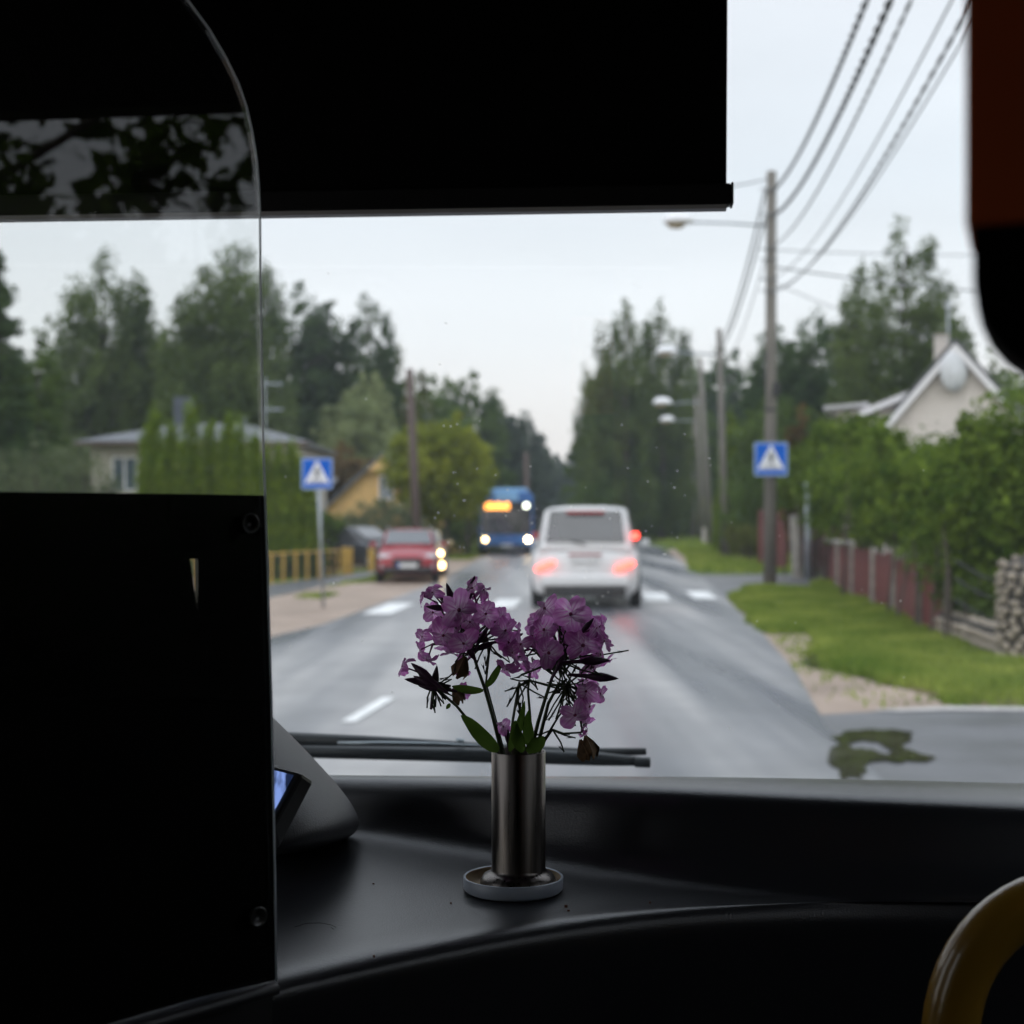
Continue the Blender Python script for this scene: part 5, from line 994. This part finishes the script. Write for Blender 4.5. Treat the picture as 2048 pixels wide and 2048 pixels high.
TUBE = MB().lathe([(0, .0006), (.0010, .0008), (.0016, .0002), (.0011, -.004), (.0010, -.014), (.0015, -.020), (.0008, -.023)], 10).mesh('flower', True); TUBE.materials.append(mat('flower_tube', (.20, .03, .13), .5, var=.3, vscale=300))
EYEM = MB().lathe([(0, .0012), (.0007, .0010), (.0009, .0004)], 8).mesh('eye', True); EYEM.materials.append(mat('flower_eye', (.28, .02, .10), .5))
BUD = MB().lathe([(0, .0185), (.0009, .0165), (.0023, .0115), (.0029, .0075), (.0024, .0035), (.0014, 0), (.0012, -.006), (.0009, -.012)], 10).mesh('bud', True); BUD.materials.append(M['bud'])
CAL = MB(); 
for k in range(5):
    a = 2 * PI * k / 5; CAL.add([(.0010 * math.cos(a - .5), .0010 * math.sin(a - .5), 0), (.0010 * math.cos(a + .5), .0010 * math.sin(a + .5), 0), (.0024 * math.cos(a), .0024 * math.sin(a), .004), (.0036 * math.cos(a), .0036 * math.sin(a), .0085)], [(0, 1, 2), (0, 2, 3), (1, 3, 2)])
CAL.lathe([(.0004, -.010), (.0009, -.002), (.0014, .0005), (.0012, .003)], 6); CAL = CAL.mesh('calyx'); CAL.materials.append(M['calyx'])
WIL = MB(); rw = random.Random(4)
for k in range(5):
    a = 2 * PI * k / 5; pts = [Vector((0, 0, 0)), Vector((.003 * math.cos(a), .003 * math.sin(a), .005)), Vector((.005 * math.cos(a + .3), .005 * math.sin(a + .3), .010)), Vector((.004 * math.cos(a + .8), .004 * math.sin(a + .8), .015))]
    sd_ = Vector((-math.sin(a), math.cos(a), 0)); wds = (.0008, .003, .0035, .0008)
    WIL.add([p + sd_ * w2 for p, w2 in zip(pts, wds)] + [p - sd_ * w2 + Vector((0, 0, .001)) for p, w2 in zip(pts, wds)], [(0, 1, 5, 4), (1, 2, 6, 5), (2, 3, 7, 6)])
WIL = WIL.mesh('wilted_flower', True); WIL.materials.append(M['wilt'])
ZP = lambda x, y, dd=0: P(740 + x / 3.45, 1120 + y / 3.45, VD + dd)
def orient(v, roll=0): return (Vector(v).normalized().to_track_quat('Z', 'Y').to_matrix().to_4x4() @ Matrix.Rotation(roll, 4, 'Z'))
def flower(par, x, y, r, dd, fx, fz, c=1.0, side=0):
    rr = random; o = link('flower', TUBE, None, par); s = r / 130.0 * 1.0
    o.matrix_local = Matrix.Translation(ZP(x, y, dd) - par.location) @ orient((fx, -c, fz), rr.uniform(0, 6)) @ Matrix.Scale(s, 4)
    k0 = rr.randrange(8)
    for k in range(5):
        p_ = link('petal', PET[(k0 + (k * 3)) % 8], None, o); p_.matrix_local = Matrix.Rotation(2 * PI * k / 5 + rr.uniform(-.1, .1), 4, 'Z') @ Matrix.Rotation(rr.uniform(-.2, .5), 4, 'Y') @ Matrix.Rotation(rr.uniform(-.4, .4), 4, 'X') @ Matrix.Diagonal((rr.uniform(.88, 1.12), rr.uniform(.8, 1.12), 1, 1))
    link('eye', EYEM, None, o)
    return Vector(o.location) - Vector((fx, -c, fz)).normalized() * .021 * s
def twig(mb, a, b, r0=.0009, r1=.0006, bow=.003):
    m_ = a.lerp(b, .5) + Vector((random.uniform(-1, 1) * bow, random.uniform(-1, 1) * bow, -bow * .5)); mb.tube([a, m_, b], [r0, (r0 + r1) / 2, r1], 6)
def bud(par, mb, node, x, y, ang, dd=0, s=1.0, mesh=None, name='bud'):
    """bud whose tip is at (x, y) pointing along ang degrees (0 right, 90 up) in the picture"""
    a = math.radians(ang); v = Vector((math.cos(a), random.uniform(-.3, .3), math.sin(a))).normalized(); o = link(name, mesh or BUD, None, par)
    base = ZP(x, y, dd) - par.location - v * .018 * s; s = s * (.62 if mesh is CAL else 1); o.matrix_local = Matrix.Translation(base) @ orient(v) @ Matrix.Scale(s, 4); twig(mb, node, base - v * .010 * s, .0008, .0006, .002)
def leaf(par, pts, w_, m='leafg', name='leaf'):
    """blade along pts (picture points with depth offset) of half width w_"""
    pts = [Vector(p) for p in pts]; n = 9; V = []
    def at(t_):
        k = t_ * (len(pts) - 1); i = min(int(k), len(pts) - 2); return pts[i].lerp(pts[i + 1], k - i)
    def sm(t_): return (at(max(0, t_ - .12)) + at(t_) * 2 + at(min(1, t_ + .12))) / 4
    for i in range(n + 1):
        t_ = i / n; p = sm(t_); tg = (sm(min(1, t_ + .05)) - sm(max(0, t_ - .05))).normalized(); sd_ = tg.cross(Vector((.25, -1, .15))).normalized(); wd = w_ * math.sin(PI * min(1, (t_ * .93 + .05))) ** .8 * (1 - .3 * t_)
        V += [p - par.location - sd_ * wd, p - par.location + Vector((0, wd * .45, 0)), p - par.location + sd_ * wd]
    mb = MB(); mb.add(V, [(i * 3 + j, (i + 1) * 3 + j, (i + 1) * 3 + j + 1, i * 3 + j + 1) for i in range(n) for j in range(2)]); return mb.build(name, M[m] if m in M else LM[m], par, smooth=True)
def stemthing(label, path, r0=.0016, r1=.0010):
    base = ZP(*path[0]); t = thing('phlox_stem', label, 'flower', base, group='phlox stems in the vase'); mb = MB(); pts = [ZP(*p) - base for p in path]; n = len(pts)
    start = Vector((VX - base.x + random.uniform(-.006, .006), random.uniform(-.006, .006) - (base.y - VD), -.05)); pts = [start] + pts
    mb.tube(pts, [r0] + [r0 + (r1 - r0) * i / max(1, n - 1) for i in range(n)], 8); return t, mb, pts
random.seed(11)
# stem 1: left cluster
s1, m1, p1_ = stemthing('tall left phlox stem with the full purple flower head', [(905, 1310, -.004), (850, 1090, -.004), (790, 880, 0), (740, 740, 0), (700, 610, 0), (660, 520, 0)])
F = [(615, 345, 135, -.028, -.1, .15, 1), (800, 372, 100, -.020, .15, .2, 1), (705, 195, 95, -.010, -.25, .9, .5), (785, 205, 80, .0, .5, .8, .45), (430, 225, 75, -.005, -.6, .75, .35), (372, 250, 70, .0, -.9, .45, .2), (455, 425, 85, .025, -.3, .3, .8), (360, 530, 75, .02, -.7, .1, .6),
     (505, 520, 110, -.018, -.2, -.35, .9), (645, 575, 110, -.024, .15, -.25, 1), (905, 410, 85, .0, .8, .35, .5), (935, 485, 95, -.012, .6, -.15, .8), (1025, 490, 65, .012, .9, -.1, .3), (395, 690, 80, -.005, -.3, -.9, .4), (560, 640, 80, .01, .1, -.9, .3), (720, 460, 75, .03, .2, .1, .7), (690, 430, 80, -.01, .3, .5, .8), (650, 690, 60, .01, .2, -1, .3), (345, 620, 70, .005, -.9, -.4, .3), (925, 560, 70, .02, .5, -.6, .4), (560, 450, 90, 0, -.3, .4, .7)]
node = ZP(680, 560, 0) - s1.location
F += [(random.uniform(400, 960), random.uniform(300, 620), random.uniform(75, 105), random.uniform(.004, .03), random.uniform(-.6, .6), random.uniform(-.5, .6), random.uniform(.3, 1)) for _ in range(9)]
for f in F: e = flower(s1, *f); twig(m1, node + Vector((random.uniform(-.006, .006), random.uniform(-.006, .006), random.uniform(-.008, .008))), e)
for x, y, a, s in ((722, 112, 72, 1.2), (528, 160, 108, 1.2), (470, 238, 135, 1.0), (385, 322, 175, .9), (735, 705, -60, .9), (870, 560, 25, .9), (820, 450, 60, .8)): bud(s1, m1, node, x, y, a, -.005, s)
for x, y, a in ((600, 700, -100), (690, 640, -80), (640, 480, 90), (520, 660, -120), (570, 900, -95), (740, 560, 10)): bud(s1, m1, node, x, y, a, .002, .9, CAL, 'calyx')
m1.build('stem', M['stem'], s1, smooth=True); leaf(s1, [ZP(790, 900, 0), ZP(700, 900, -.004), ZP(620, 885, -.006), ZP(560, 870, -.004)], .0038); leaf(s1, [ZP(795, 880, 0), ZP(840, 830, .004), ZP(880, 760, .006), ZP(915, 695, .004)], .0034)
# stem 2: right cluster
s2, m2, p2_ = stemthing('tall right phlox stem carrying the dense rounded flower head', [(1115, 1300, -.004), (1160, 1120, -.004), (1205, 970, -.004), (1250, 830, 0), (1280, 750, 0), (1300, 640, 0)])
F = [(1205, 335, 115, -.005, -.35, .55, .8), (1385, 375, 135, -.028, .05, .35, 1), (1470, 590, 130, -.030, .15, .0, 1), (1560, 470, 95, -.005, .8, .3, .5), (1615, 560, 85, .005, .95, .1, .3), (1200, 480, 105, -.018, -.25, .3, .9), (1120, 525, 95, -.01, -.6, .25, .7), (1235, 640, 125, -.030, -.1, -.3, 1), (985, 640, 100, -.004, -.75, -.1, .6), (945, 755, 90, .0, -.6, -.6, .5), (1040, 580, 95, -.012, -.6, .2, .7),
     (1455, 420, 90, .015, .5, .6, .5), (1540, 740, 95, -.004, .6, -.5, .6), (1640, 700, 70, .012, .9, -.5, .2), (1330, 480, 90, .02, 0, .4, .6), (1290, 330, 90, .015, 0, .8, .5), (1590, 650, 80, 0, .9, -.2, .4), (1060, 700, 85, .01, -.5, -.6, .5), (1140, 420, 75, .01, -.5, .5, .5), (1500, 830, 80, .01, .5, -.7, .5), (1400, 500, 85, 0, .1, .2, .8)]
node = ZP(1290, 690, 0) - s2.location
F += [(random.uniform(1080, 1590), random.uniform(380, 760), random.uniform(75, 105), random.uniform(.004, .03), random.uniform(-.6, .6), random.uniform(-.5, .6), random.uniform(.3, 1)) for _ in range(11)]
for f in F: e = flower(s2, *f); twig(m2, node + Vector((random.uniform(-.01, .01), random.uniform(-.008, .008), random.uniform(-.012, .012))), e)
for x, y, a, s in ((1655, 690, 2, 1.25), (1712, 818, -3, 1.3), (1350, 650, 60, .8), (1180, 720, -140, .8), (1545, 400, 50, .8)): bud(s2, m2, node, x, y, a, -.012, s)
for k in range(15): x, y = random.gauss(1330, 110), random.gauss(740, 90); bud(s2, m2, node, x, y, random.uniform(-180, 180), random.uniform(-.012, .012), random.uniform(.7, 1.05), CAL, 'calyx')
m2.build('stem', M['stem'], s2, smooth=True)
# stem 3: lower right
s3, m3, _ = stemthing('phlox stem leaning right with drooping flowers and a withered one', [(1150, 1310, .004), (1190, 1150, .006), (1230, 990, .006), (1290, 880, .006), (1360, 820, .006)])
node = ZP(1360, 860, .004) - s3.location
for f in [(1490, 905, 95, -.006, .4, .2, .8), (1590, 920, 75, .01, .8, .1, .4), (1415, 1070, 110, -.022, .05, -.1, 1), (1515, 1010, 95, -.004, .7, -.2, .5), (1490, 1130, 75, .0, .5, -.7, .4), (1560, 860, 70, .01, .7, .4, .4)]: e = flower(s3, *f); twig(m3, node, e)
for k in range(16): x, y = random.gauss(1390, 50), random.gauss(900, 70); bud(s3, m3, node, x, y, random.uniform(-120, 120), random.uniform(-.01, .01), random.uniform(.7, 1), CAL, 'calyx')
bud(s3, m3, node, 1510, 1400, -70, -.004, 1.1, WIL, 'wilted_flower'); flower(s3, 1480, 1205, 45, -.002, .4, -.9, .2)
m3.build('stem', M['stem'], s3, smooth=True)
# stem 4: long left bud spray
s4, m4, _ = stemthing('thin phlox spray leaning far left with dark closed buds', [(870, 1310, -.006), (740, 1180, -.008), (600, 1010, -.01), (520, 940, -.01), (440, 870, -.01), (400, 820, -.01)], .0012, .0009)
node = ZP(430, 860, -.01) - s4.location
for x, y, a, s in ((285, 712, 142, 1.2), (240, 822, 170, 1.2), (335, 868, 172, 1.0), (462, 728, 82, 1.15), (350, 760, 130, 1.0), (300, 800, 155, 1.0)): bud(s4, m4, node, x, y, a, -.01, s)
for k in range(9): x, y = random.gauss(420, 30), random.gauss(850, 30); bud(s4, m4, node, x, y, random.uniform(60, 220), -.01, .8, CAL, 'calyx')
e = flower(s4, 225, 735, 82, -.008, -.95, .35, .15); twig(m4, node, e, .0009, .0009); 
m4.build('stem', M['stem'], s4, smooth=True)
leaf(s4, [ZP(895, 1320, -.01), ZP(840, 1280, -.016), ZP(760, 1210, -.02), ZP(690, 1120, -.016), ZP(620, 1065, -.012)], .0068); leaf(s4, [ZP(555, 990, -.01), ZP(540, 1010, -.012), ZP(525, 1030, -.012)], .0018)
# stems 5..8: thin ones and withered flower
s5, m5, _ = stemthing('thin upright phlox stem between the two flower heads', [(960, 1300, .006), (985, 1100, .008), (1015, 920, .008), (1030, 840, .008)], .0010, .0007); node = ZP(1030, 850, .008) - s5.location
for k in range(5): bud(s5, m5, node, random.gauss(1010, 50), random.gauss(860, 35), random.uniform(20, 200), .008, .85, CAL, 'calyx')
bud(s5, m5, node, 940, 1130, 95, .004, .8); flower(s5, 920, 1150, 62, .0, .0, .55, .9); m5.build('stem', M['stem'], s5, smooth=True)
s6, m6, _ = stemthing('short thin phlox stem right of the upright middle one', [(1110, 1310, .0), (1105, 1080, .002), (1090, 900, .004), (1105, 780, .004)], .0012, .0008); node = ZP(1100, 830, .004) - s6.location
for k in range(7): bud(s6, m6, node, random.gauss(1110, 60), random.gauss(800, 50), random.uniform(10, 170), .004, .9, CAL, 'calyx')
m6.build('stem', M['stem'], s6, smooth=True)
s7, m7, _ = stemthing('phlox stem just behind the tall left one with green calyxes', [(920, 1310, .008), (880, 1150, .01), (800, 850, .012), (825, 620, .014), (800, 500, .014)], .0010, .0007); node = ZP(810, 560, .014) - s7.location
for k in range(9): bud(s7, m7, node, random.gauss(800, 55), random.gauss(540, 60), random.uniform(-20, 200), .014, .9, CAL, 'calyx')
bud(s7, m7, node, 600, 830, -110, .01, 1.2, WIL, 'wilted_flower'); bud(s7, m7, node, 640, 1000, -60, .01, .9, WIL, 'wilted_flower'); flower(s7, 640, 925, 62, .01, -.2, -.7, .5); flower(s7, 640, 790, 55, .012, .2, -.8, .3)
m7.build('stem', M['stem'], s7, smooth=True)
s8, m8, _ = stemthing('lowest phlox stem bending right above the vase rim', [(1180, 1300, .002), (1240, 1180, .0), (1300, 1080, 0), (1380, 980, 0)], .0010, .0007); node = ZP(1260, 1170, 0) - s8.location
twig(m8, node, ZP(1460, 1190, -.004) - s8.location, .0009, .0008)
for k in range(6): bud(s8, m8, node, random.gauss(1240, 30), random.gauss(1180, 25), random.uniform(0, 180), 0, .7, CAL, 'calyx')
bud(s8, m8, ZP(1460, 1190, -.004) - s8.location, 1535, 1390, -75, -.004, 1.2, WIL, 'wilted_flower'); m8.build('stem', M['stem'], s8, smooth=True)
leaf(s8, [ZP(1080, 1330, -.012), ZP(1130, 1290, -.018), ZP(1180, 1250, -.02), ZP(1205, 1215, -.018)], .0062); leaf(s6, [ZP(1110, 1310, -.01), ZP(1095, 1220, -.012), ZP(1085, 1130, -.012), ZP(1095, 1030, -.01)], .0052)
leaf(s5, [ZP(960, 1330, -.01), ZP(990, 1240, -.012), ZP(1040, 1120, -.014), ZP(1070, 960, -.01)], .0044); leaf(s6, [ZP(1060, 1330, -.014), ZP(1030, 1260, -.018), ZP(1000, 1180, -.018), ZP(1005, 1100, -.014)], .0060)
# crumbs and a hair on the shelf
hr_ = thing('hair', 'thin curled dark hair lying on the dashboard shelf', 'hair', T_(640, 1850)); MB().tube([T_(u, v) - hr_.location + Vector((0, 0, .0012)) for u, v in ((590, 1857), (612, 1850), (640, 1849), (662, 1853), (672, 1858), (668, 1862), (662, 1858))], .00022, 5).build('strand', M['black'], hr_)
mb = MB()
for u, v in ((1137, 1822), (748, 1912), (1132, 1813), (902, 1806), (747, 1768), (1490, 1678), (1300, 1805)):
    c = T_(u, v) + Vector((0, 0, .001)); s = random.uniform(.0006, .0014); mb.box(c.x - s, c.x + s, c.y - s * .7, c.y + s * .7, TZ - .001, TZ + s)
tag(mb.build('crumbs', M['crumb']), 'brown crumbs of dried petal scattered on the dashboard shelf', 'crumbs', kind='stuff')
# air
hz = MB().box(-320, 320, -15, 520, -1, 30).build('haze', None); hm = bpy.data.materials.new('air'); hm.use_nodes = True; n_ = hm.node_tree.nodes; n_.clear(); oo = n_.new('ShaderNodeOutputMaterial'); pv = n_.new('ShaderNodeVolumePrincipled'); pv.inputs['Density'].default_value = .00045; pv.inputs['Color'].default_value = (.82, .9, .98, 1); pv.inputs['Anisotropy'].default_value = .2; hm.node_tree.links.new(pv.outputs[0], oo.inputs['Volume']); hz.data.materials.append(hm); tag(hz, 'thin damp haze over the street', 'haze', kind='stuff')
